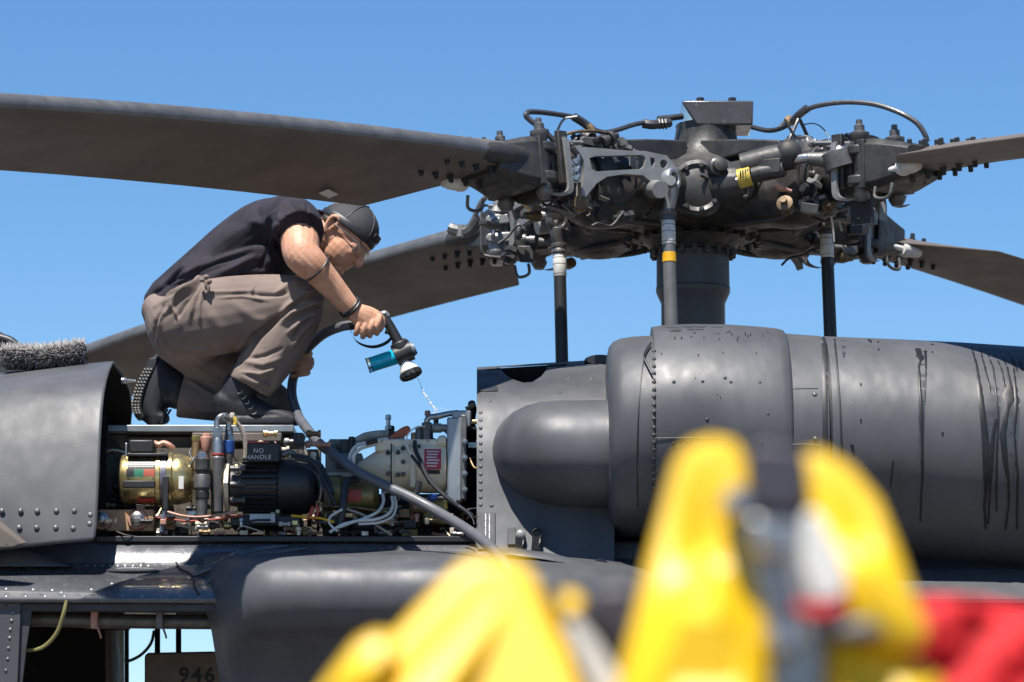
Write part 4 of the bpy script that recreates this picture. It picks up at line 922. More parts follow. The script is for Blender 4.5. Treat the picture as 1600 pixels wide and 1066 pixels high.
part(ptube([(737, 630, -.5), (738, 640, -.52), (736, 655, -.52), (738, 675, -.5)], [12, 14, 14, 12], 10), 'hose_boot', 'rubber'); part(ptube([(728, 640, -.55), (736, 636, -.55), (742, 632, -.55)], 8), 'small_union', 'brass')
q = B(); q.prism([P(x, y, -.6 + BS) for x, y in ((607, 684), (616, 676), (628, 668), (636, 665), (641, 668), (641, 676), (632, 683), (618, 686))], (0, .03, .004)); part(q, 'orange_guard', 'orange', bev=.005)
for pts, w in (([(546, 728, -.66), (547, 712, -.66), (556, 698, -.66), (572, 692, -.65), (606, 686, -.63)], 6), ([(552, 726, -.68), (553, 712, -.68), (562, 702, -.67), (576, 697, -.66), (604, 690, -.64)], 6)): part(ptube(pts, w), 'white_hose', 'white')
part(ptube([(572, 693, -.69), (582, 690, -.69), (590, 688, -.69)], 8), 'hose_wrap', 'rubber')
part(ptube([(552, 690, -.4), (570, 683, -.4), (590, 680, -.4), (612, 679, -.4), (624, 682, -.4)], [8, 14, 15, 14, 8], 12), 'cloth_sleeve', 'beige')
part(pbox(514, 556, 686, 712, -.5, -.4), 'relay_box', 'greybox', bev=.004); part(pbox(531, 553, 686, 712, -.56, -.5), 'relay_cover', 'black', bev=.003)
part(pbox(508, 566, 708, 742, -.6, -.45), 'control_box', 'greybox', bev=.005); part(pbox(524, 545, 724, 732, -.62, -.6), 'box_slot', 'black'); part(pbox(506, 570, 738, 746, -.62, -.45), 'box_flange', 'hub_light', bev=.002)
part(xl([(507, 20), (508, 27), (533, 28), (534, 24), (540, 24)], 770, -.64, 28), 'olive_canister', 'olive'); ca = part(xl([(538, 20), (540, 26), (584, 27), (588, 22), (592, 12)], 776, -.66, 28), 'olive_canister', 'olive')
wrap(541, 566, 768, 786, 26, 776, -.66, 'red', 'canister_label', ca)
part(ptube([(488, 720, -.5), (500, 730, -.5), (505, 742, -.5)], 12), 'silver_duct', 'alu'); part(ptube([(497, 745, -.55), (502, 765, -.55), (498, 785, -.55)], [16, 20, 14], 12), 'silver_duct', 'steel'); part(zl(487, -.5, [(705, 4), (706, 6), (716, 6), (716, 4), (730, 4)]), 'small_valve', 'brass')
# wires and pipes
W = [('black_wire', 'rubber', 7, [(648, 690, -.72), (649, 703, -.74), (657, 720, -.76), (668, 745, -.78), (684, 765, -.8), (708, 785, -.82), (738, 806, -.82)]), ('black_wire', 'rubber', 5, [(643, 712, -.74), (654, 726, -.76), (664, 742, -.77), (672, 756, -.78)]),
     ('white_wire', 'white', 2.5, [(664, 666, -.7), (650, 668, -.72), (638, 678, -.73), (635, 692, -.73), (640, 706, -.74), (646, 714, -.74)]), ('white_wire', 'white', 5, [(598, 772, -.74), (599, 785, -.76), (590, 800, -.8), (565, 812, -.8), (535, 820, -.8), (515, 832, -.8)]),
     ('white_wire', 'white', 5, [(612, 776, -.76), (614, 790, -.78), (606, 804, -.8), (585, 812, -.82), (558, 814, -.82), (530, 824, -.8)]), ('white_wire', 'white', 4, [(617, 776, -.76), (619, 792, -.78), (612, 808, -.8), (590, 817, -.82), (560, 819, -.82)]),
     ('green_wire', 'green', 5, [(541, 755, -.74), (538, 772, -.76), (537, 790, -.77), (530, 800, -.78)]), ('black_wire', 'rubber', 12, [(560, 748, -.72), (546, 752, -.74), (539, 762, -.76), (536, 790, -.78), (532, 820, -.78)]), ('white_wire', 'white', 4, [(535, 796, -.8), (518, 806, -.8), (514, 816, -.8), (522, 826, -.8), (528, 830, -.8)]),
     ('yellow_wire', 'yellow_tape', 4, [(456, 806, -.78), (478, 808, -.8), (500, 810, -.8), (522, 816, -.8)]), ('red_wire', 'red', 6, [(489, 792, -.8), (486, 802, -.8), (481, 812, -.8)]), ('red_wire', 'red', 5, [(495, 790, -.8), (497, 800, -.8), (490, 812, -.8)]), ('copper_pipe', 'copper', 4, [(262, 800, -.74), (285, 806, -.75), (310, 808, -.76), (340, 805, -.76), (368, 800, -.75)]),
     ('copper_pipe', 'brass', 4, [(500, 790, -.7), (530, 792, -.7), (560, 794, -.72), (600, 800, -.72)]), ('lock_wire', 'steel', 2, [(716, 790, -.84), (728, 798, -.84), (738, 810, -.84), (741, 820, -.84)]), ('red_pipe', 'red', 3, [(240, 808, -.68), (290, 814, -.7), (330, 812, -.72), (380, 806, -.72)]), ('steel_pipe', 'steel', 5, [(596, 772, -.72), (606, 768, -.72), (616, 772, -.72), (630, 776, -.7)]),
     ('steel_pipe', 'steel_dark', 6, [(640, 775, -.7), (660, 780, -.7), (690, 778, -.68), (712, 785, -.68)]), ('white_wire', 'beige', 4, [(540, 795, -.74), (570, 806, -.74), (590, 822, -.76), (612, 836, -.76)]), ('black_wire', 'rubber', 4, [(470, 725, -.76), (492, 738, -.78), (506, 765, -.78), (516, 792, -.78)]), ('black_wire', 'rubber', 4, [(655, 758, -.76), (652, 772, -.77), (648, 785, -.77)])]
for nm, m, w, pts in W: part(ptube(pts, w), nm, m)
part(ptube([(655, 752, -.78), (652, 766, -.78), (650, 772, -.78)], 10), 'wire_plug', 'rubber'); part(zl(676, -.74, [(772, 5), (774, 7), (780, 7), (782, 5)]), 'blue_plug', 'blue')
part(pbox(660, 700, 780, 818, -.66, -.5), 'brass_valve', 'olive', bev=.01); part(xl([(640, 6), (644, 10), (664, 10), (668, 6)], 792, -.66), 'brass_valve', 'brass')
random.seed(21)
mats = ['cream', 'gold', 'steel', 'steel_dark', 'hub', 'brass', 'copper', 'beige', 'black', 'olive', 'alu', 'interior', 'rubber', 'hub', 'black']
for i in range(120):
    x = random.uniform(245, 735); y = random.uniform(800, 834) if random.random() < .75 else random.uniform(782, 834); Yd = random.uniform(-.66, -.45); m = random.choice(mats); t = random.random()
    if t < .4: part(zl(x, Yd, [(y - 6, 2), (y - 5, 5), (y, 5.5), (y + 2, 4), (y + 12, 4)], hexn=random.choice((6, 10))), 'small_fitting', m)
    elif t < .65: w = random.uniform(5, 14); part(pbox(x - w, x + w, y - random.uniform(3, 7), y + 8, Yd, Yd + .06), 'small_bracket', m, bev=.002)
    elif t < .85: part(ptube([(x, y, Yd), (x + random.uniform(8, 30), y + random.uniform(-6, 8), Yd - .03), (x + random.uniform(30, 60), y + random.uniform(-4, 14), Yd - .02)], random.uniform(2, 5)), 'small_pipe', m)
    else: part(xl([(x, 3), (x + 2, 6), (x + 10, 6), (x + 11, 4), (x + 18, 4)], y, Yd, 10), 'small_fitting', m)
for i in range(14):
    x = random.uniform(165, 250); y = random.uniform(720, 790); part(pbox(x, x + random.uniform(8, 25), y, y + random.uniform(5, 18), -.42, -.32), 'small_bracket', random.choice(['steel_dark', 'black', 'hub']), bev=.003)

# more plumbing between the pump, the valves and the gearbox
random.seed(33)
for x0, x1, y0, y1, Ya, Yb, n in ((262, 385, 715, 800, -.66, -.5, 26), (385, 500, 676, 722, -.6, -.42, 12), (495, 600, 690, 800, -.62, -.45, 22), (600, 742, 648, 700, -.6, -.42, 16), (690, 745, 640, 835, -.66, -.5, 16)):
    for i in range(n):
        x, y, Yd = random.uniform(x0, x1), random.uniform(y0, y1), random.uniform(Ya, Yb); m = random.choice(['steel', 'steel_dark', 'brass', 'cream', 'hub', 'black', 'gold', 'beige', 'hub_light', 'copper']); t = random.random()
        if t < .3: part(zl(x, Yd, [(y - 8, 2), (y - 7, 5), (y - 1, 5.5), (y, 4), (y + 10, 4), (y + 11, 6), (y + 15, 6)], hexn=random.choice((6, 12))), 'small_fitting', m)
        elif t < .55: part(xl([(x, 3), (x + 2, 6), (x + 8, 6), (x + 9, 4), (x + 18, 4), (x + 19, 6), (x + 23, 6)], y, Yd, 10), 'small_fitting', m)
        elif t < .85: part(ptube([(x, y, Yd), (x + random.uniform(-6, 14), y + random.uniform(8, 20), Yd - .03), (x + random.uniform(0, 30), y + random.uniform(15, 40), Yd - .02), (x + random.uniform(10, 40), y + random.uniform(20, 50), Yd)], random.uniform(2, 5)), 'small_pipe', m)
        else: w = random.uniform(4, 10); part(pbox(x - w, x + w, y - random.uniform(3, 8), y + 6, Yd, Yd + .05), 'small_bracket', m, bev=.002)

random.seed(44)
for x0, x1, y0, y1, Ya, Yb, n in ((160, 300, 690, 832, -.45, -.36, 26), (150, 560, 808, 836, -.78, -.68, 30), (560, 740, 800, 836, -.76, -.62, 18), (300, 500, 700, 830, -.45, -.36, 24)):
    for i in range(n):
        x, y, Yd = random.uniform(x0, x1), random.uniform(y0, y1), random.uniform(Ya, Yb); m = random.choice(['steel', 'brass', 'cream', 'beige', 'copper_tan', 'gold', 'hub_light', 'steel_dark', 'steel_dark', 'olive', 'rubber', 'hub', 'copper']); t = random.random()
        if t < .35: part(xl([(x, 2), (x + 1, 4), (x + 6, 4), (x + 7, 2.6), (x + 14, 2.6), (x + 15, 4), (x + 18, 4)], y, Yd, 8), 'small_fitting', m)
        elif t < .6: part(zl(x, Yd, [(y - 6, 2), (y - 5, 4), (y - 1, 4.5), (y, 3), (y + 7, 3)], hexn=random.choice((6, 10))), 'small_fitting', m)
        elif t < .85: part(ptube([(x, y, Yd), (x + random.uniform(6, 20), y + random.uniform(-8, 8), Yd - .02), (x + random.uniform(20, 50), y + random.uniform(-8, 10), Yd)], random.uniform(1.5, 3.5)), 'small_pipe', m)
        else: w = random.uniform(3, 8); part(pbox(x - w, x + w, y - random.uniform(2, 6), y + 4, Yd, Yd + .04), 'small_bracket', m, bev=.002)
# ---------------------------------------------------------------- crouching man
PS = .3        # the man kneels behind the machinery, clear of the near blade's shadow
P0 = P
def P(x, y, Y): return P0(x, y, Y + PS)
K = S(-.42 + PS)
def limb(b, pts, n=18, k=5, cap=True):
    """soft tapered body: pts (x px, y px, Y, image radius px, depth radius px)"""
    q = [pts[0]] + list(pts) + [pts[-1]]; L = []
    for i in range(1, len(q) - 2):
        for j in range(k):
            t = j / k; L.append([0.5 * (2 * b_ + (c - a) * t + (2 * a - 5 * b_ + 4 * c - d) * t * t + (3 * b_ - a - 3 * c + d) * t ** 3) for a, b_, c, d in zip(q[i - 1], q[i], q[i + 1], q[i + 2])])
    L.append(list(pts[-1])); C = [P(*p[:3]) for p in L]; rings = []; m = len(L)
    for i in range(m):
        t = (C[min(i + 1, m - 1)] - C[max(i - 1, 0)]).normalized(); w = t.cross(V((0, 1, 0)))
        w = w.normalized() if w.length > .15 else V((1, 0, 0)); dd = w.cross(t).normalized()
        ext = []
        if cap and i == 0: ext = [(-.9, .35), (-.6, .75)]
        ra, rb = L[i][3] * K, L[i][4] * K
        ring = lambda c, s: [c + (w * math.cos(a) * ra + dd * math.sin(a) * rb) * s for a in [2 * math.pi * z / n for z in range(n)]]
        for o, s in ext: rings.append(ring(C[i] + t * ra * o, s))
        rings.append(ring(C[i], 1))
        if cap and i == m - 1:
            for o, s in ((.6, .75), (.9, .35)): rings.append(ring(C[i] + t * ra * o, s))
    return b.loft(rings)
def folds(lines, facing=True):
    """cloth folds: raise the skin along soft lines given in photo pixels (x, y), height mm, width px"""
    def fn(me):
        me.update()
        n = len(me.vertices); co = np.empty(n * 3); me.vertices.foreach_get("co", co); co = co.reshape(-1, 3)
        no = np.empty(n * 3); me.vertices.foreach_get("normal", no); no = no.reshape(-1, 3)
        d = co - np.array(CAM); f = np.array((0, math.cos(PITCH), math.sin(PITCH))); u = np.array((0, -math.sin(PITCH), math.cos(PITCH))); t = d @ f
        px = np.stack([800 + FPX * d[:, 0] / t, 533 - FPX * (d @ u) / t], 1); amt = np.zeros(n)
        for pts, h, w in lines:
            best = np.full(n, 1e9); tt = np.zeros(n); N = len(pts) - 1
            for i in range(N):
                a = np.array(pts[i], float); c = np.array(pts[i + 1], float); e = c - a; s = np.clip(((px - a) @ e) / (e @ e), 0, 1)
                dd = np.hypot(*(px - a - s[:, None] * e).T); up = dd < best; best = np.where(up, dd, best); tt = np.where(up, (i + s) / N, tt)
            amt += h * .0019 * np.exp(-(best / (w * .85)) ** 2) * np.clip(np.sin(np.pi * np.clip(tt * .9 + .05, 0, 1)) * 1.6, 0, 1)
        face = np.clip(-no[:, 1] * 2 + .2, 0, 1); co += no * (amt * face)[:, None]; me.vertices.foreach_set("co", co.ravel()); me.update()
    return fn
def skin_mat():
    m = mat('skin', (.56, .28, .175), .48, 0, .12, 26, .35, 170, col2=(.70, .40, .265), spec=.28, speck=(30, .66, (.58, .27, .17))); b = m.node_tree.nodes["Principled BSDF"]
    b.inputs["Subsurface Weight"].default_value = .12; b.inputs["Subsurface Radius"].default_value = (.01, .004, .002); return m
M['skin'] = skin_mat()
M['shirt'] = mat('dark_tshirt', (.024, .021, .029), .8, 0, .35, 14, .4, 260, spec=.3, speck=(260, .71, (.09, .085, .09)))
M['trousers'] = mat('taupe_trousers', (.222, .172, .147), .85, 0, .16, 7, .4, 300, spec=.2, speck=(22, .7, (.135, .108, .095)))
M['shoe'] = mat('black_shoe', (.014, .015, .02), .6, 0, .2, 40, .2, 300)
M['sole'] = mat('shoe_tread', (.32, .31, .29), .8, 0, .3, 60)
M['cap'] = mat('cap_mesh', (.03, .031, .036), .75, 0, .2, 60)
def cap_weave(m):
    nt = m.node_tree; w = nt.nodes.new("ShaderNodeTexWave"); w.inputs["Scale"].default_value = 55; w.inputs["Distortion"].default_value = .6; w.bands_direction = 'DIAGONAL'
    g = nt.nodes.new("ShaderNodeNewGeometry"); nt.links.new(g.outputs["Position"], w.inputs["Vector"]); mx = nt.nodes.new("ShaderNodeMix"); mx.data_type = 'RGBA'
    mx.inputs[6].default_value = (.006, .006, .008, 1); mx.inputs[7].default_value = (.05, .05, .056, 1); nt.links.new(w.outputs[0], mx.inputs[0]); nt.links.new(mx.outputs[2], nt.nodes["Principled BSDF"].inputs["Base Color"])
cap_weave(M['cap'])
M['hair'] = mat('dark_hair', (.035, .022, .015), .6, 0, .3, 120)
man = empty('person', P(350, 664, -.4), 'man in dark t-shirt, taupe trousers and black cap crouching on the platform, spraying water', 'person')
# head frame
HC = P(540, 366, -.42); hf = (P(540 + 73, 366 + 68, -.42) - HC).normalized(); hu = (P(540 + 68, 366 - 73, -.42) - HC).normalized()
tw = R(14); hs_ = V((0, 1, 0)); hf = (hf * math.cos(tw) - hs_ * math.sin(tw)).normalized(); hs_ = hu.cross(hf).normalized()     # face turned a little to the viewer
if hs_.y > 0: hs_ = -hs_
def H(f, u, s): return HC + (hf * f + hu * u + hs_ * s) * K          # s > 0: the near side of the head
HM = Matrix((hf, hs_, hu)).transposed()
bd = B()
def hball(f, u, s, rf, ru, rs, n=16): bd.ball(H(f, u, s), (rf * K, rs * K, ru * K), n, HM)
hball(-4, 10, 0, 47, 42, 35, 24); hball(14, -18, 0, 32, 36, 29, 20); hball(22, -36, 0, 21, 16, 20); hball(30, -6, 0, 16, 20, 26)
hball(38, 6, 0, 9, 6, 22); hball(33, -16, 15, 9, 8, 9); hball(33, -16, -15, 9, 8, 9)                       # brow, cheeks
bd.tube([H(41, 0, 0), H(46, -10, 0), H(51, -21, 0), H(46, -25, 0)], [4 * K, 5 * K, 6.5 * K, 5 * K], 10, 4); hball(44, -23, 6, 4.5, 4, 4.5); hball(44, -23, -6, 4.5, 4, 4.5)
bd.tube([H(37, -33, -11), H(41.5, -32.5, 0), H(37, -33, 11)], 3.2 * K, 8, 4); bd.tube([H(36, -39, -9), H(40, -39.5, 0), H(36, -39, 9)], 3.6 * K, 8, 4); hball(31, -49, 0, 11, 8, 12)
for s in (1, -1):                                                                                          # ears
    bd.tube([H(-14, -22, s * 31), H(-20, -12, s * 35), H(-21, 2, s * 38), H(-14, 8, s * 38), H(-8, 3, s * 35), H(-9, -8, s * 33)], [3.5 * K, 3.6 * K, 3.8 * K, 3.6 * K, 3.2 * K, 3 * K], 8, 4); bd.ball(H(-13, -8, s * 31), (5 * K, 4 * K, 12 * K), 10, HM)
limb(bd, [(455, 372, -.38, 40, 46), (486, 362, -.39, 33, 34), (508, 366, -.41, 30, 30), (528, 374, -.42, 28, 27)])
limb(bd, [(300, 440, -.36, 38, 50), (370, 390, -.36, 46, 70), (440, 358, -.36, 42, 80), (455, 356, -.36, 40, 70)])
# right arm
limb(bd, [(440, 345, -.5, 32, 32), (460, 350, -.58, 31, 31), (468, 374, -.655, 30.5, 30), (471, 396, -.70, 28.5, 28), (484, 411, -.705, 26.5, 26), (500, 427, -.69, 23, 23), (525, 455, -.665, 19, 18), (549, 482, -.65, 15.5, 14), (560, 491, -.65, 16, 13)])
# right hand closed on the grip
limb(bd, [(556, 489, -.655, 16, 12), (570, 497, -.65, 20, 12), (584, 504, -.645, 20, 11)], 14, 4)
for i, (x, y) in enumerate(((557, 512), (568, 512.5), (579, 509.5), (590, 505))):
    r = (4.0, 4.4, 4.6, 4.4)[i] * K; a = (5, 1, 0, -1)[i]
    bd.tube([P(x + 5, y - 13, -.66), P(x + 2, y - 2, -.668), P(x, y + 8, -.662), P(x - 1, y + 15 - a, -.642), P(x - 1, y + 12 - a, -.617), P(x + 1, y + 3, -.608)], [r * .95, r * 1.05, r * 1.08, r, r * .95, r * .85], 10, 4)
bd.tube([P(566, 490, -.64), P(582, 490, -.62), P(594, 497, -.605), P(598, 506, -.6)], [7 * K, 6.2 * K, 5.4 * K, 4.6 * K], 10, 4)
# left arm and hand closed on the hose
limb(bd, [(440, 372, -.2, 32, 32), (452, 430, -.12, 26, 26), (440, 500, -.14, 23, 23), (446, 545, -.2, 17, 17), (462, 562, -.25, 15, 14)])
limb(bd, [(458, 560, -.25, 15, 12), (472, 566, -.255, 18, 11), (478, 569, -.265, 16, 10)], 14, 4)
for i in range(4):
    y = 551 + 9.9 * i; r = (4.2, 4.5, 4.3, 3.9)[i] * K; e = (0, 1.5, 0, -3)[i]
    bd.tube([P(474 + e, y, -.27), P(484 + e, y + 1, -.3), P(483 + e, y + 3, -.335), P(471 + e * .6, y + 5, -.35), P(460 + e * .4, y + 7, -.34), P(456, y + 8, -.325)], [r, r * 1.05, r * 1.05, r, r * .95, r * .85], 10, 4)
bd.tube([P(466, 556, -.26), P(460, 549, -.29), P(464, 543, -.32), P(472, 541, -.33)], [6 * K, 5.6 * K, 5 * K, 4.3 * K], 10, 4)
# lower legs inside the clothes keep the body one piece
limb(bd, [(290, 470, -.4, 30, 40), (300, 500, -.5, 30, 30), (400, 485, -.52, 28, 28), (465, 475, -.55, 24, 24), (425, 540, -.55, 22, 22), (404, 580, -.55, 14, 14)])
limb(bd, [(280, 480, -.34, 30, 30), (340, 560, -.22, 28, 28), (425, 632, -.2, 20, 20), (340, 628, -.2, 18, 18), (270, 605, -.2, 16, 16)])
body = remeshed('body', bd, M['skin'], man, .0031, 2, .45)
# shirt
sb = B()
limb(sb, [(260, 474, -.38, 38, 62), (288, 455, -.37, 42, 72), (328, 425, -.36, 46, 80), (378, 388, -.36, 51, 88), (420, 363, -.36, 52, 92), (455, 356, -.36, 44, 80), (470, 358, -.38, 36, 50)], 28)
limb(sb, [(425, 356, -.45, 46, 46), (450, 346, -.54, 42, 42), (463, 350, -.6, 39.5, 39.5), (467, 358, -.65, 38.5, 38.5), (469, 364, -.68, 37.5, 37.5)], 20, 5, cap=False)      # right sleeve
sb.ball(P(452, 344, -.5), 41 * K, 16); sb.ball(P(462, 344, -.57), 36 * K, 16); limb(sb, [(300, 445, -.38, 40, 80), (370, 425, -.38, 44, 84), (425, 405, -.37, 42, 80), (450, 390, -.36, 36, 70)], 22)
limb(sb, [(430, 356, -.25, 44, 44), (450, 372, -.18, 40, 40), (454, 405, -.13, 36, 36)], 18)
shirt = remeshed('t_shirt', sb, M['shirt'], man, .0047, 5, .5, folds([([(440, 322), (425, 345), (418, 375), (420, 410)], 9, 5), ([(435, 345), (428, 372), (432, 405)], 9, 5), ([(400, 400), (360, 420), (300, 445), (250, 462)], 8, 6), ([(410, 385), (350, 405), (290, 430)], 7, 6), ([(430, 420), (380, 425), (320, 440)], 8, 5), ([(240, 455), (270, 440), (310, 400)], 5, 7), ([(232, 470), (270, 462), (310, 440)], 6, 5),
    ([(470, 318), (480, 335), (486, 355)], 6, 4), ([(455, 312), (468, 328), (474, 345)], 5, 4), ([(330, 400), (300, 425), (262, 452)], 5, 5), ([(385, 345), (415, 350), (432, 335)], 6, 8), ([(420, 400), (432, 385), (436, 360)], -8, 5), ([(345, 380), (375, 360), (410, 345)], 4, 10),
    ([(250, 450), (290, 432), (340, 412), (395, 395)], -6, 3), ([(262, 468), (300, 455), (350, 436), (400, 422)], -6, 3), ([(415, 415), (426, 395), (428, 365)], 8, 3), ([(405, 420), (416, 398), (420, 375)], -6, 3), ([(236, 462), (262, 448), (290, 420)], -5, 3), ([(448, 318), (440, 332), (436, 346)], 6, 2.6), ([(478, 322), (484, 338), (488, 352)], -5, 2.4), ([(300, 400), (285, 420), (262, 440)], 5, 4)]))
# trousers
tb = B()
limb(tb, [(256, 494, -.4, 33, 66), (277, 512, -.42, 52, 82), (300, 520, -.44, 56, 78)], 24)
limb(tb, [(276, 512, -.5, 48, 50), (305, 500, -.52, 60, 56), (355, 492, -.54, 60, 56), (410, 482, -.55, 54, 50), (455, 472, -.56, 44, 42), (472, 468, -.56, 36, 38)], 22)
limb(tb, [(474, 462, -.56, 32, 36), (466, 482, -.56, 40, 40), (446, 520, -.555, 42, 42), (418, 562, -.55, 41, 42), (396, 594, -.55, 37, 42), (389, 606, -.55, 35, 42)], 22, 5, cap=False)
limb(tb, [(280, 520, -.32, 50, 46), (330, 560, -.24, 46, 46), (390, 605, -.2, 38, 42), (436, 634, -.2, 29, 36)], 18)
limb(tb, [(438, 636, -.2, 25, 34), (400, 634, -.2, 28, 36), (340, 628, -.2, 31, 38), (284, 616, -.2, 38, 40)], 18, 5, cap=False)
tro = remeshed('trousers', tb, M['trousers'], man, .0047, 4, .5, folds([([(505, 470), (480, 478), (455, 490), (440, 505)], 9, 4), ([(500, 452), (470, 462), (448, 478), (438, 490)], 8, 4), ([(498, 488), (475, 497), (450, 520)], 7, 4), ([(490, 500), (470, 520), (455, 545)], 5, 5), ([(440, 492), (410, 515), (392, 530)], -10, 4), ([(434, 500), (405, 525), (385, 555), (368, 572)], -9, 4),
    ([(318, 436), (295, 455), (262, 478)], 8, 4), ([(320, 440), (305, 465), (296, 500)], 7, 4), ([(318, 442), (290, 475), (275, 500)], -6, 3.5), ([(300, 450), (275, 465), (240, 480)], 6, 4), ([(262, 478), (250, 500), (246, 530), (250, 555)], 5, 3.5), ([(255, 480), (243, 505), (240, 535)], -6, 3.5), ([(325, 458), (360, 457), (393, 455)], 5, 3), ([(394, 447), (394, 458)], 5, 3), ([(395, 460), (430, 462), (450, 458)], -5, 3),
    ([(330, 549), (300, 545), (270, 540)], 4, 6), ([(380, 565), (410, 570), (440, 560)], 4, 5), ([(372, 585), (400, 600), (420, 600)], 4, 5), ([(440, 580), (425, 610)], 4, 5), ([(360, 470), (400, 500), (420, 505)], 3, 9), ([(320, 480), (350, 520), (345, 550)], 3, 10), ([(470, 440), (450, 445), (430, 460)], 5, 5), ([(485, 445), (470, 458)], 5, 4),
    ([(324, 440), (312, 478), (312, 505)], 6, 2.6), ([(320, 438), (284, 462), (258, 492)], 7, 2.6), ([(322, 436), (292, 448), (258, 462)], 6, 2.6), ([(268, 476), (280, 500), (282, 520)], 5, 2.6), ([(500, 462), (470, 468), (446, 484)], -7, 2.4), ([(503, 478), (478, 486), (452, 500)], -7, 2.4), ([(492, 494), (470, 508), (456, 530)], -6, 2.6),
    ([(506, 466), (484, 474)], 5, 2.2), ([(440, 545), (415, 556), (390, 560)], -5, 3), ([(432, 575), (405, 585), (375, 582)], 6, 3), ([(425, 592), (400, 604), (370, 600)], -5, 2.6), ([(390, 520), (372, 545), (362, 575)], 6, 3), ([(250, 520), (262, 545), (285, 560)], -5, 3), ([(340, 466), (380, 464), (420, 470)], 3, 2.2), ([(300, 570), (330, 590), (352, 600)], 5, 4), ([(290, 590), (320, 612), (345, 622)], 5, 4), ([(285, 625), (310, 640), (340, 645)], 4, 3)]))
q = B()
for x, y, rx, ry in ((322, 433, 6, 4), (316, 438, 5, 3.5), (327, 440, 5, 4), (322, 445, 3, 8), (326, 452, 2.5, 8)): q.ball(P(x, y, -.672), (rx * K, 5 * K, ry * K), 10)
remeshed('waist_knot', q, M['trousers'], man, .003, 2)
q = B(); limb(q, [(250, 486, -.4, 32, 64), (254, 490, -.4, 34, 67), (258, 494, -.4, 35, 69)], 24, 3, cap=False)
M['belt'] = mat('navy_belt', (.02, .028, .05), .6, 0, .2, 40); q.build('waistband', M['belt'], man)
# shoes
q = B(); limb(q, [(352, 628, -.55, 20, 20), (368, 632, -.55, 26, 21), (395, 640, -.55, 20, 22), (425, 648, -.55, 14, 23), (452, 653, -.55, 9.5, 21), (463, 655, -.55, 7, 16)], 16); limb(q, [(378, 600, -.55, 28, 24), (368, 625, -.55, 27, 22)], 16)
q.prism([P(x, 664, -.55) + V((0, dy * K, 0)) for x, dy in ((338, -10), (345, -18), (380, -20), (430, -25), (460, -20), (469, -8), (469, 8), (460, 20), (430, 25), (380, 20), (345, 18), (338, 10))], (0, 0, 10 * K))
rs = remeshed('shoe', q, M['shoe'], man, .005, 3, .5); rs["label"] = 'black laced sneaker on the near foot'
for i in range(5):
    o = B(); x, y = 374 + 5.6 * i, 613 + 8 * i; o.tube([P(x - 2, y + 2, -.602), P(x + 3, y + 1, -.607), P(x + 4, y - 3, -.6)], .0022, 6, 3); o.build('lace', M['sole'], rs)
q = B(); limb(q, [(252, 572, -.2, 22, 24), (252, 590, -.2, 30, 25), (243, 615, -.2, 27, 25), (238, 640, -.2, 23, 25), (242, 652, -.2, 18, 25)], 16); limb(q, [(238, 652, -.2, 12, 25), (256, 654, -.2, 10, 24)], 14); limb(q, [(262, 600, -.2, 32, 26), (276, 612, -.2, 30, 28)], 14)
ls = remeshed('shoe', q, M['shoe'], man, .005, 3, .5); ls["label"] = 'black sneaker of the kneeling foot, its tread showing'
q = B(); rows = [(237, 562), (230, 580), (220, 600), (213, 620), (210, 640), (215, 655)]
rows = smooth([P(x, y, -.2) for x, y in rows], 4); q.loft([[p + V((dx, dy, 0)) for dx, dy in ((-.004, -.052), (.03, -.056), (.03, .056), (-.004, .052))] for p in rows]); sole = q.build('shoe_sole', M['shoe'], ls, .004)
tr = None
for i, p in enumerate(rows[4:-2]):
    for j in range(3):
        o = B(); c = p + V((-.003 + j * .011, -.0555, 0)); o.box(c, (.008, .006, .005), Matrix.Rotation(R(35), 3, 'Y')); o.build('tread_lug', M['sole'], ls)
o = B()
for d in (0, 5): o.tube([P(262 + d, 640, -.24), P(256 + d, 650, -.25), (P(252 + d, 662, -.25))], .004, 6, 3)
o.build('loose_lace', M['shoe'], ls)
# cap worn backwards, peak at the nape
q = B(); rings = []
for i in range(9):
    a = math.pi / 2 * i / 8; rings.append([H(-3 + math.cos(t) * 50.5 * math.cos(a), lerp(lerp(2, 13, (math.cos(t) + 1) / 2), 0, 0) * math.cos(a) + 12 * (1 - math.cos(a)) + 43 * math.sin(a) - (0 if i else 4), math.sin(t) * 38.5 * math.cos(a)) for t in [2 * math.pi * k / 40 for k in range(40)]])
cap_o = q.loft(rings).build('cap', M['cap'], man, sharp=80)
o = B(); o.loft([[H(-3 + math.cos(t) * 51.2 * s, u + (2 if not e else 0) + lerp(2, 13, (math.cos(t) + 1) / 2), math.sin(t) * 39.2 * s) for t in [2 * math.pi * k / 40 for k in range(40)]] for u, s, e in ((-5, 1, 0), (-4, 1.012, 0), (5, 1.0, 0), (6, .985, 0))], caps=False); o.build('sweat_band', M['rubber'], cap_o, sharp=60)
o = B(); o.loft([[H(-3 + math.cos(t) * 51.6 * c2, u + lerp(2, 13, (math.cos(t) + 1) / 2), math.sin(t) * 39.4 * c2) for t in [R(-24) + R(48) * k / 10 for k in range(11)]] for u, c2 in ((8, .995), (14, .985), (19, .965))], closed=False); solid(o.build('strap_opening', M['hair'], cap_o), .002, 1)
o = B(); pk = []
for f, u, w in ((-44, -1, 30), (-54, -5, 30), (-64, -10, 27), (-72, -16, 20)): pk.append([H(f, u - 3 * (1 - abs(s)) * 0 + 4 * math.cos(s * 1.2), s * w) for s in (-1, -.6, -.2, .2, .6, 1)])
o.loft(pk, closed=False); solid(o.build('cap_peak', M['paint'], cap_o), .004)
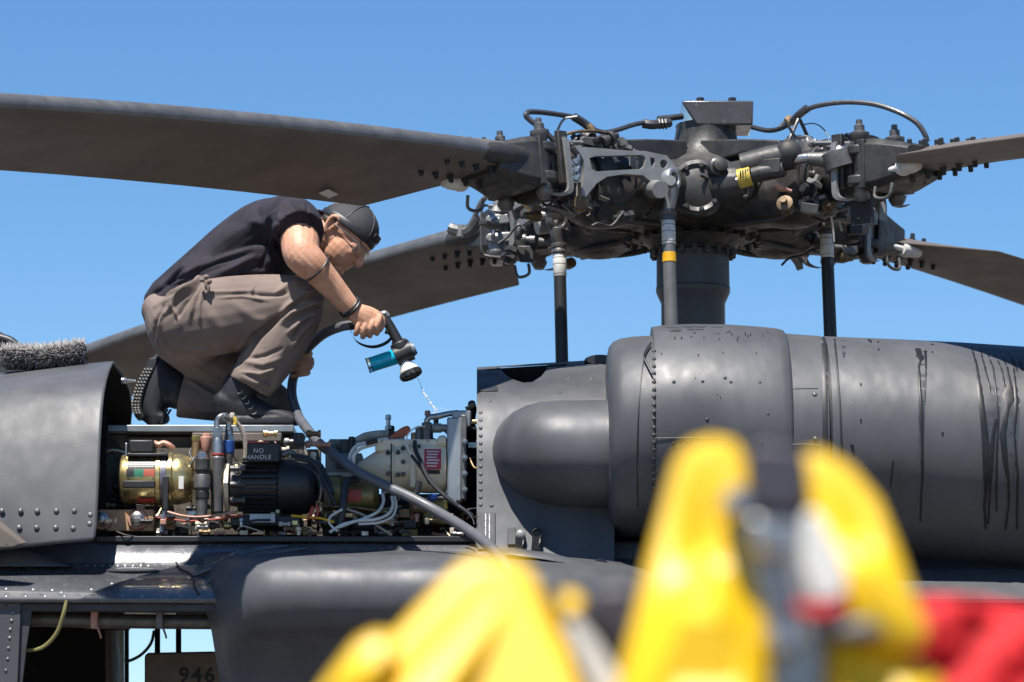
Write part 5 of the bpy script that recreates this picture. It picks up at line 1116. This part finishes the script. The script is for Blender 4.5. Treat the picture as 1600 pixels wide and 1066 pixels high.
for k in range(3):
    o = B(); t = R(90 + (k - 1) * 58); o.tube([H(-3 + math.cos(t) * 51 * math.cos(a), lerp(2, 13, (math.cos(t) + 1) / 2) * math.cos(a) + 12 * (1 - math.cos(a)) + 43.5 * math.sin(a), math.sin(t) * 39 * math.cos(a)) for a in [math.pi / 2 * i / 6 for i in range(7)]], .0015, 6, 3); o.build('cap_seam', M['rubber'], cap_o)
o = B(); o.ball(H(-3, 56, 0), (.006, .006, .003), 10, HM); o.build('cap_button', M['rubber'], cap_o)
# hair edge under the cap, and stubble-dark sideburn
o = B(); o.ball(H(-24, -4, 0), (24 * K, 34.3 * K, 15 * K), 18, HM); o.build('hair', M['hair'], man)
# safety glasses
M['lens'] = bpy.data.materials.new('clear_lens'); M['lens'].use_nodes = True; _b = M['lens'].node_tree.nodes["Principled BSDF"]; _b.inputs["Transmission Weight"].default_value = .95; _b.inputs["Roughness"].default_value = .03; _b.inputs["IOR"].default_value = 1.15; _b.inputs["Base Color"].default_value = (.95, .95, .97, 1)
q = B(); rows = []
for u in (2, -5, -12, -16): rows.append([H(47 - 7 * (s / 30) ** 2 - (2 if u < -14 else 0), u, s) for s in (-30, -20, -10, 0, 10, 20, 30)])
q.loft(rows, closed=False); gl = q.build('glasses', M['lens'], man, sharp=80); solid(gl, .0015)
for s in (1, -1): o = B(); o.tube([H(40, -1, s * 30), H(25, -1, s * 33), H(5, -2, s * 36), H(-12, -4, s * 37)], .0019, 6, 3); o.build('temple', M['steel_dark'], gl)
o = B(); o.tube([H(47 - 7 * (s / 30) ** 2, 2, s) for s in (-30, -20, -10, 0, 10, 20, 30)], .0014, 6, 3); o.tube([H(45.5 - 7 * (s / 30) ** 2, -16, s) for s in (-30, -20, -10, 0, 10, 20, 30)], .0013, 6, 3); o.build('lens_rim', M['steel_dark'], gl)
for s in (1, -1): o = B(); o.ball(H(39.5, -3, s * 13), (3 * K, 6 * K, 2 * K), 10, HM); o.build('eye', M['hair'], man)
o = B(); o.tube([H(41, 4, 6), H(41, 5, 14), H(36, 4, 22)], .0035, 6, 3); o.build('eyebrow', M['hair'], man)
o = B(); o.tube([H(39.5, -36, -7), H(42.2, -36, 0), H(39.5, -36, 7)], .0022, 6, 3); o.build('teeth', M['white'], man)
# wrist and arm bands
for name, (x, y, Y), (dx, dy), r, w in (('bracelet', (549, 482, -.652), (.7, .71), 17.5, 3.2), ('bracelet', (545.5, 478.5, -.655), (.7, .71), 18, 2.4), ('arm_band', (493, 419, -.698), (.72, .69), 26.5, 2.0)):
    q = B(); t = (P(x + dx * 10, y + dy * 10, Y + .01) - P(x, y, Y)).normalized(); a = t.cross(V((0, 1, 0))).normalized(); c = a.cross(t)
    q.tube([P(x, y, Y) + (a * math.cos(z) + c * math.sin(z) * (.93 if w > 2.1 else 1)) * r * K for z in [2 * math.pi * k / 16 for k in range(17)]], w * K * .8, 8, 2); q.build(name, M['rubber'], man)
BS = 0
# ---------------------------------------------------------------- spray gun, hose, water, brush
gun = empty('spray_gun', P0(600, 560, -.29), 'black garden spray gun with clear blue bottle held in the right hand', 'spray gun')
GY = -.622
GS = PS + .05
def P(x, y, Y): return P0(x, y, Y + GS)
def gp(b, name, m, bev=0, parent=None, **k): return b.build(name, M[m] if isinstance(m, str) else m, parent or gun, bev, **k)
q = B(); q.tube([P(547, 508, GY), P(565, 506, GY), P(585, 502, GY), P(597, 497, GY)], [8 * K, 8 * K, 8.5 * K, 9 * K], 14, 4); gp(q, 'grip', 'rubber')
gp(ptube([(598, 493, GY), (608, 508, GY), (620, 530, GY), (628, 544, GY)], [16, 16, 17, 18], 14, 3), 'barrel', 'rubber')
gp(ptube([(594, 491, GY), (601, 491, GY), (607, 495, GY)], [8, 13, 9], 12), 'barrel_cap', 'alu')
q = B(); ps = smooth([P(x, y, GY) for x, y in ((547, 508), (549, 520), (556, 532), (568, 539), (582, 541.5), (595, 539), (606, 533), (612, 525), (613, 515), (608, 505))], 4); q.loft([[p + V(a) for a in ((0, -.012, 0), (.003, 0, -.007), (0, .012, 0), (-.002, 0, .004))] for p in ps]); gp(q, 'trigger_guard', 'rubber', sharp=80)
gp(ptube([(602, 503, GY - .005), (606, 512, GY - .005), (604, 522, GY - .005)], 7), 'trigger', 'black')
gp(ptube([(612, 537, GY), (622, 532, GY), (634, 529, GY)], 3), 'collar_ridge', 'rubber')
q = B(); d = (P(645, 590, GY) - P(622, 532, GY)).normalized(); q.lathe(P(623, 535, GY), d, [(0, .03), (.005, .034), (.025, .034), (.03, .03)], 20); gp(q, 'collar', 'rubber', .002)
q = B(); q.tube([P(618, 558, GY), P(636, 550, GY), P(644, 547, GY)], 15.5 * K, 20, 3); q.tube([P(630, 550, GY), P(634, 566, GY)], 9 * K, 14, 3); gp(q, 'mixer_body', 'rubber')
q = B(); q.tube([P(642, 547, GY), P(649, 544, GY)], [12 * K, 9 * K], 16, 2); gp(q, 'mixer_knob', 'alu')
M['bottle'] = bpy.data.materials.new('clear_plastic'); M['bottle'].use_nodes = True; _b = M['bottle'].node_tree.nodes["Principled BSDF"]; _b.inputs["Transmission Weight"].default_value = 1; _b.inputs["Roughness"].default_value = .06; _b.inputs["IOR"].default_value = 1.3; _b.inputs["Base Color"].default_value = (.75, .93, .97, 1)
M['soap'] = mat('blue_soap', (.01, .55, .78), .12, 0, .12, 40, coat=.6); _s = M['soap'].node_tree.nodes["Principled BSDF"]; _s.inputs["Transmission Weight"].default_value = .3; _s.inputs["IOR"].default_value = 1.2
a, c = P(574, 572, GY), P(621, 556.5, GY); d = (c - a).normalized(); L = (c - a).length
q = B(); q.lathe(a + d * .012, d, [(0, 8 * K), (.002, 11.6 * K), (L - .012, 12.2 * K)], 28); bo = gp(q, 'bottle', M['soap'])
q = B(); q.lathe(a, d, [(0, 9 * K), (.001, 11.8 * K), (.016, 12 * K)], 28); gp(q, 'bottle_end', M['bottle'], parent=bo)
q = B(); q.lathe(a, d, [(.001, 10.5 * K), (0, 12.0 * K), (.003, 12.4 * K), (.005, 11.8 * K)], 28, caps=False); gp(q, 'bottle_rim', 'alu', parent=bo)
a2 = P(632, 563, GY); d2 = (P(646, 594, GY - .01) - a2).normalized()
q = B(); q.lathe(a2, d2, [(0, 8 * K), (6 * K, 9 * K), (16 * K, 15 * K), (20 * K, 15.5 * K)], 24); gp(q, 'nozzle_cone', 'white')
q = B(); q.lathe(a2, d2, [(19 * K, 14 * K), (20 * K, 16.5 * K), (29 * K, 17 * K), (30 * K, 14 * K), (28.5 * K, 13 * K), (28.5 * K, .001)], 24)
nz = gp(q, 'nozzle_dial', 'rubber', .001)
for i in range(12):
    t = 2 * math.pi * i / 12; u, w = frame(d2); o = B(); cc = a2 + d2 * 24.5 * K + (u * math.cos(t) + w * math.sin(t)) * 17 * K; o.bar(cc - d2 * 3 * K, cc + d2 * 3 * K, 3 * K, 2.4 * K, (u * math.cos(t) + w * math.sin(t))); gp(o, 'dial_grip', 'black', parent=nz)
P = P0
# hose
hp = [(549, 508, GY + GS), (532, 511, -.25), (508, 521, -.18), (489, 536, -.1), (474, 553, -.03), (465, 572, .0), (457, 597, -.01), (457, 622, -.08), (466, 650, -.26), (475, 664, -.36), (499, 693, -.58), (528, 715, -.76), (562, 739, -.88), (606, 761, -.95), (645, 779, -1.0), (684, 800, -1.05), (723, 823, -1.16), (753, 844, -1.3), (777, 866, -1.42), (795, 890, -1.5), (810, 918, -1.54), (824, 960, -1.56), (834, 1030, -1.57), (840, 1200, -1.57)]
q = B(); q.tube([P(*p) for p in hp], .0172, 18, 7); tag(gp(q, 'garden_hose', 'hose', parent=None) if False else q.build('garden_hose', M['hose'], None), 'grey rubber garden hose looping from the spray gun down over the fuselage', 'hose')
# water jet
GY += GS
M['droplet'] = bpy.data.materials.new('water_drops'); M['droplet'].use_nodes = True; _b = M['droplet'].node_tree.nodes["Principled BSDF"]; _b.inputs["Transmission Weight"].default_value = .0; _b.inputs["Roughness"].default_value = .1; _b.inputs["IOR"].default_value = 1.33; _b.inputs["Base Color"].default_value = (.95, .97, 1, 1)
random.seed(3); q = B()
j0, j1 = V((652, 589, GY)), V((684, 646, GY))
t = 0.0
while t < 1:
    e = min(1, t + random.uniform(.03, .1)); f = lambda z: (lerp(652, 684, z) - 3 * math.sin(z * 3.1) + random.gauss(0, .35 + .5 * z), lerp(589, 646, z), GY + random.gauss(0, .002))
    q.tube([P(*f(t)), P(*f((t + e) / 2)), P(*f(e))], [.0007, .0015, .0005], 6, 3); t = e + (random.uniform(0, .015) if t > .2 else 0)
for i in range(70):
    t = random.uniform(.3, 1); x = lerp(652, 684, t) - 3 * math.sin(t * 3.1) + random.gauss(0, .5 + 1.8 * t); y = lerp(589, 646, t) + random.gauss(0, 1); r = random.uniform(.0006, .0014); q.ball(P(x, y, GY + random.gauss(0, .004)), (r, r, r * 2.2), 6)
for i in range(40): q.ball(P(684 + random.gauss(0, 9), 648 + random.uniform(-12, 4), GY + random.gauss(0, .03)), random.uniform(.0006, .0013), 6)
tag(q.build('water_jet', M['droplet'], None), 'thin broken jet of water falling from the spray gun', 'water', None, 'stuff')
# brush on the front cowling
br = empty('scrub_brush', P(66, 578, -.5), 'fuzzy grey scrubbing brush lying on the front cowling', 'brush')
q = B(); tl = [P(6, 560, -.52), P(70, 560, -.5), P(132, 551, -.48)]
q.loft([[p + V((0, dy, dz)) for dy, dz in ((-.05, -.035), (.05, -.035), (.05, .03), (-.05, .03))] for p in tl]); q.build('brush_block', M['black'], br, .006)
M['bristle'] = mat('grey_bristles', (.36, .34, .33), .8, 0, .4, 200); M['bristle2'] = mat('dark_bristles', (.06, .058, .06), .8, 0, .35, 200)
q = B(); q2 = B(); random.seed(5)
for i in range(2600):
    t = random.random(); c = (tl[0].lerp(tl[1], t * 2) if t < .5 else tl[1].lerp(tl[2], t * 2 - 1)); a = random.uniform(-.9, 3.6); s = V((random.gauss(0, .25), -math.cos(a), math.sin(a))).normalized()
    base = c + V((random.uniform(-.012, .012), s.y * .045, s.z * .028)); ln = random.uniform(.024, .042); tip = base + (s + V((random.gauss(0, .25), random.gauss(0, .25), -.15))) * ln; u, w = frame(s); r = .0022
    (q if random.random() < .62 else q2).add([base + u * r, base - u * r * .5 + w * r, base - u * r * .5 - w * r, tip], [(0, 1, 3), (1, 2, 3), (2, 0, 3)])
for b_, m in ((q, 'bristle'), (q2, 'bristle2')): o = b_.build('bristles', M[m], br, sharp=180); o["kind"] = "stuff"
q = B(); q.tube([P(38, 545, -.45), P(24, 538, -.42), P(12, 531, -.4), P(-30, 520, -.38)], [.012, .014, .016, .014], 12, 3); q.build('brush_handle', M['rubber'], br)
# ---------------------------------------------------------------- out-of-focus ground equipment near the camera
FY = CAM.y + 3.25
M['yellow'] = mat('yellow_paint', (.86, .53, .004), .42, 0, .06, 6, .03, 120, spec=.6)
M['redcloth'] = mat('red_cloth', (.62, .006, .01), .75, 0, .15, 20)
M['purple'] = mat('dark_rubber_pad', (.05, .045, .06), .5)
def fp(pts, Y0, Y1, name, m, parent, bev, lean=.0, pillow=.0):
    """thick plate cut to an outline; lean tips its top away, pillow rounds its face"""
    q = B(); cx = sum(p[0] for p in pts) / len(pts); cy = sum(p[1] for p in pts) / len(pts)
    ring = lambda Y, s: [P(cx + (x - cx) * s, cy + (y - cy) * s, Y + (1066 - y) * lean) for x, y in pts]
    if pillow:
        q.loft([ring(Y1, .93), ring(Y1 - .004, 1), ring(Y0 + .008, 1), ring(Y0, .95), ring(Y0 - pillow * .55, .8), ring(Y0 - pillow * .9, .5), ring(Y0 - pillow, .2)])
        return q.build(name, M[m], parent, .006, sharp=50, seg=3)
    q.loft([ring(Y0, 1), ring(Y1, 1)]); return q.build(name, M[m], parent, bev, seg=4)
fork = empty('tow_fork', P(1200, 1200, FY), 'large out-of-focus yellow fork with two curved arms and black pad, front right', 'tow fork')
fp([(940, 1260), (966, 1060), (992, 960), (1012, 880), (1036, 790), (1056, 720), (1078, 694), (1112, 684), (1146, 690), (1164, 714), (1170, 780), (1184, 880), (1198, 980), (1206, 1080), (1210, 1260)], FY, FY + .05, 'fork_arm', 'yellow', fork, .012, .00014, .008)
fp([(1250, 712), (1280, 704), (1328, 730), (1372, 782), (1400, 850), (1424, 920), (1452, 988), (1440, 1012), (1390, 1014), (1336, 990), (1310, 920), (1282, 840), (1256, 770)], FY - .02, FY + .03, 'fork_arm', 'yellow', fork, .012, .00014, .008)
fp([(1168, 700), (1188, 694), (1250, 700), (1262, 716), (1258, 790), (1236, 800), (1190, 796), (1172, 780)], FY + .005, FY + .06, 'rubber_pad', 'purple', fork, .01)
fp([(1150, 805), (1200, 800), (1258, 806), (1272, 900), (1290, 990), (1300, 1260), (1200, 1260), (1190, 960), (1168, 880)], FY + .01, FY + .04, 'steel_block', 'alu', fork, .01)
for x, y, r in ((1150, 788, 24), (1205, 852, 26), (1222, 1000, 28)):
    q = B(); q.lathe(P(x, y, FY), (0, -1, .1), [(-.03, r * S(FY)), (.012, r * S(FY)), (.02, r * .7 * S(FY))], 16); q.build('fork_bolt', M['steel'], fork)
fp([(1256, 800), (1276, 796), (1300, 840), (1322, 890), (1326, 926), (1300, 946), (1268, 940), (1252, 880)], FY - .03, FY, 'white_plate', 'white', fork, .008)
fp([(1240, 940), (1300, 948), (1324, 932), (1320, 956), (1290, 968), (1246, 962)], FY - .035, FY, 'red_reflector', 'redcloth', fork, .004)
fp([(1290, 1000), (1340, 980), (1396, 1004), (1470, 1060), (1490, 1260), (1290, 1260)], FY + .01, FY + .05, 'fork_base', 'yellow', fork, .015, .00016, .02)
fp([(1290, 975), (1360, 965), (1390, 985), (1360, 1000), (1300, 1000)], FY - .03, FY + .01, 'fork_link', 'steel_dark', fork, .006)
arm = empty('yellow_bar', P(760, 1260, FY), 'out-of-focus yellow rounded bar slanting up at the bottom centre', 'bar')
fp([(400, 1240), (500, 1120), (590, 1020), (650, 952), (716, 884), (740, 872), (800, 872), (832, 890), (848, 932), (872, 985), (900, 1030), (925, 1080), (960, 1260)], FY + .05, FY + .11, 'bar_body', 'yellow', arm, .012, .0002)
fp([(470, 1120), (520, 1050), (560, 1000), (586, 988), (614, 990), (622, 1010), (600, 1050), (560, 1120)], FY + .0, FY + .04, 'bar_lug', 'yellow', arm, .012, .0002, .012)
fp([(872, 926), (900, 924), (914, 940), (900, 968), (880, 970)], FY + .02, FY + .05, 'bar_tip', 'yellow', arm, .008, .0002, .012)
fp([(925, 918), (985, 912), (1010, 930), (1010, 1010), (960, 1010), (930, 960)], FY + .12, FY + .16, 'bar_pad', 'purple', arm, .01)
fp([(780, 896), (826, 912), (800, 960), (720, 1066), (660, 1160), (540, 1160), (620, 1060), (720, 960)], FY + .018, FY + .05, 'bar_highlight', 'yellow', arm, .012, .00045)  # added plate, tilted up to the sun to shape the bar's pale highlight
fp([(1088, 742), (1122, 728), (1146, 760), (1152, 860), (1168, 980), (1178, 1160), (1030, 1160), (1050, 1000), (1074, 860)], FY - .035, FY, 'arm_highlight', 'yellow', fork, .01, .00042)  # added plate, leaned into the sun for the fork arm's highlight band
st = fp([(880, 975), (902, 966), (930, 1000), (968, 1060), (1000, 1140), (960, 1150), (918, 1060)], FY + .03, FY + .04, 'webbing_strap', 'white', None, .004)
tag(st, 'out-of-focus white strap beside the yellow bar', 'strap')
q = B(); rows = []
for i in range(15):
    t = i / 14; x = lerp(1400, 1900, t); rows.append([P(x, lerp(928, 985, t) + 220 * s + 6 * math.sin(t * 19 + s * 6), FY + .12 + .02 * math.sin(t * 23 + s * 9) + .01 * math.sin(t * 41) - s * .03) for s in [k / 8 for k in range(9)]])
q.loft(rows, closed=False); rc = q.build('red_cloth', M['redcloth'], None, sharp=180); solid(rc, .004); tag(rc, 'out-of-focus red cloth hanging at the bottom right', 'cloth')
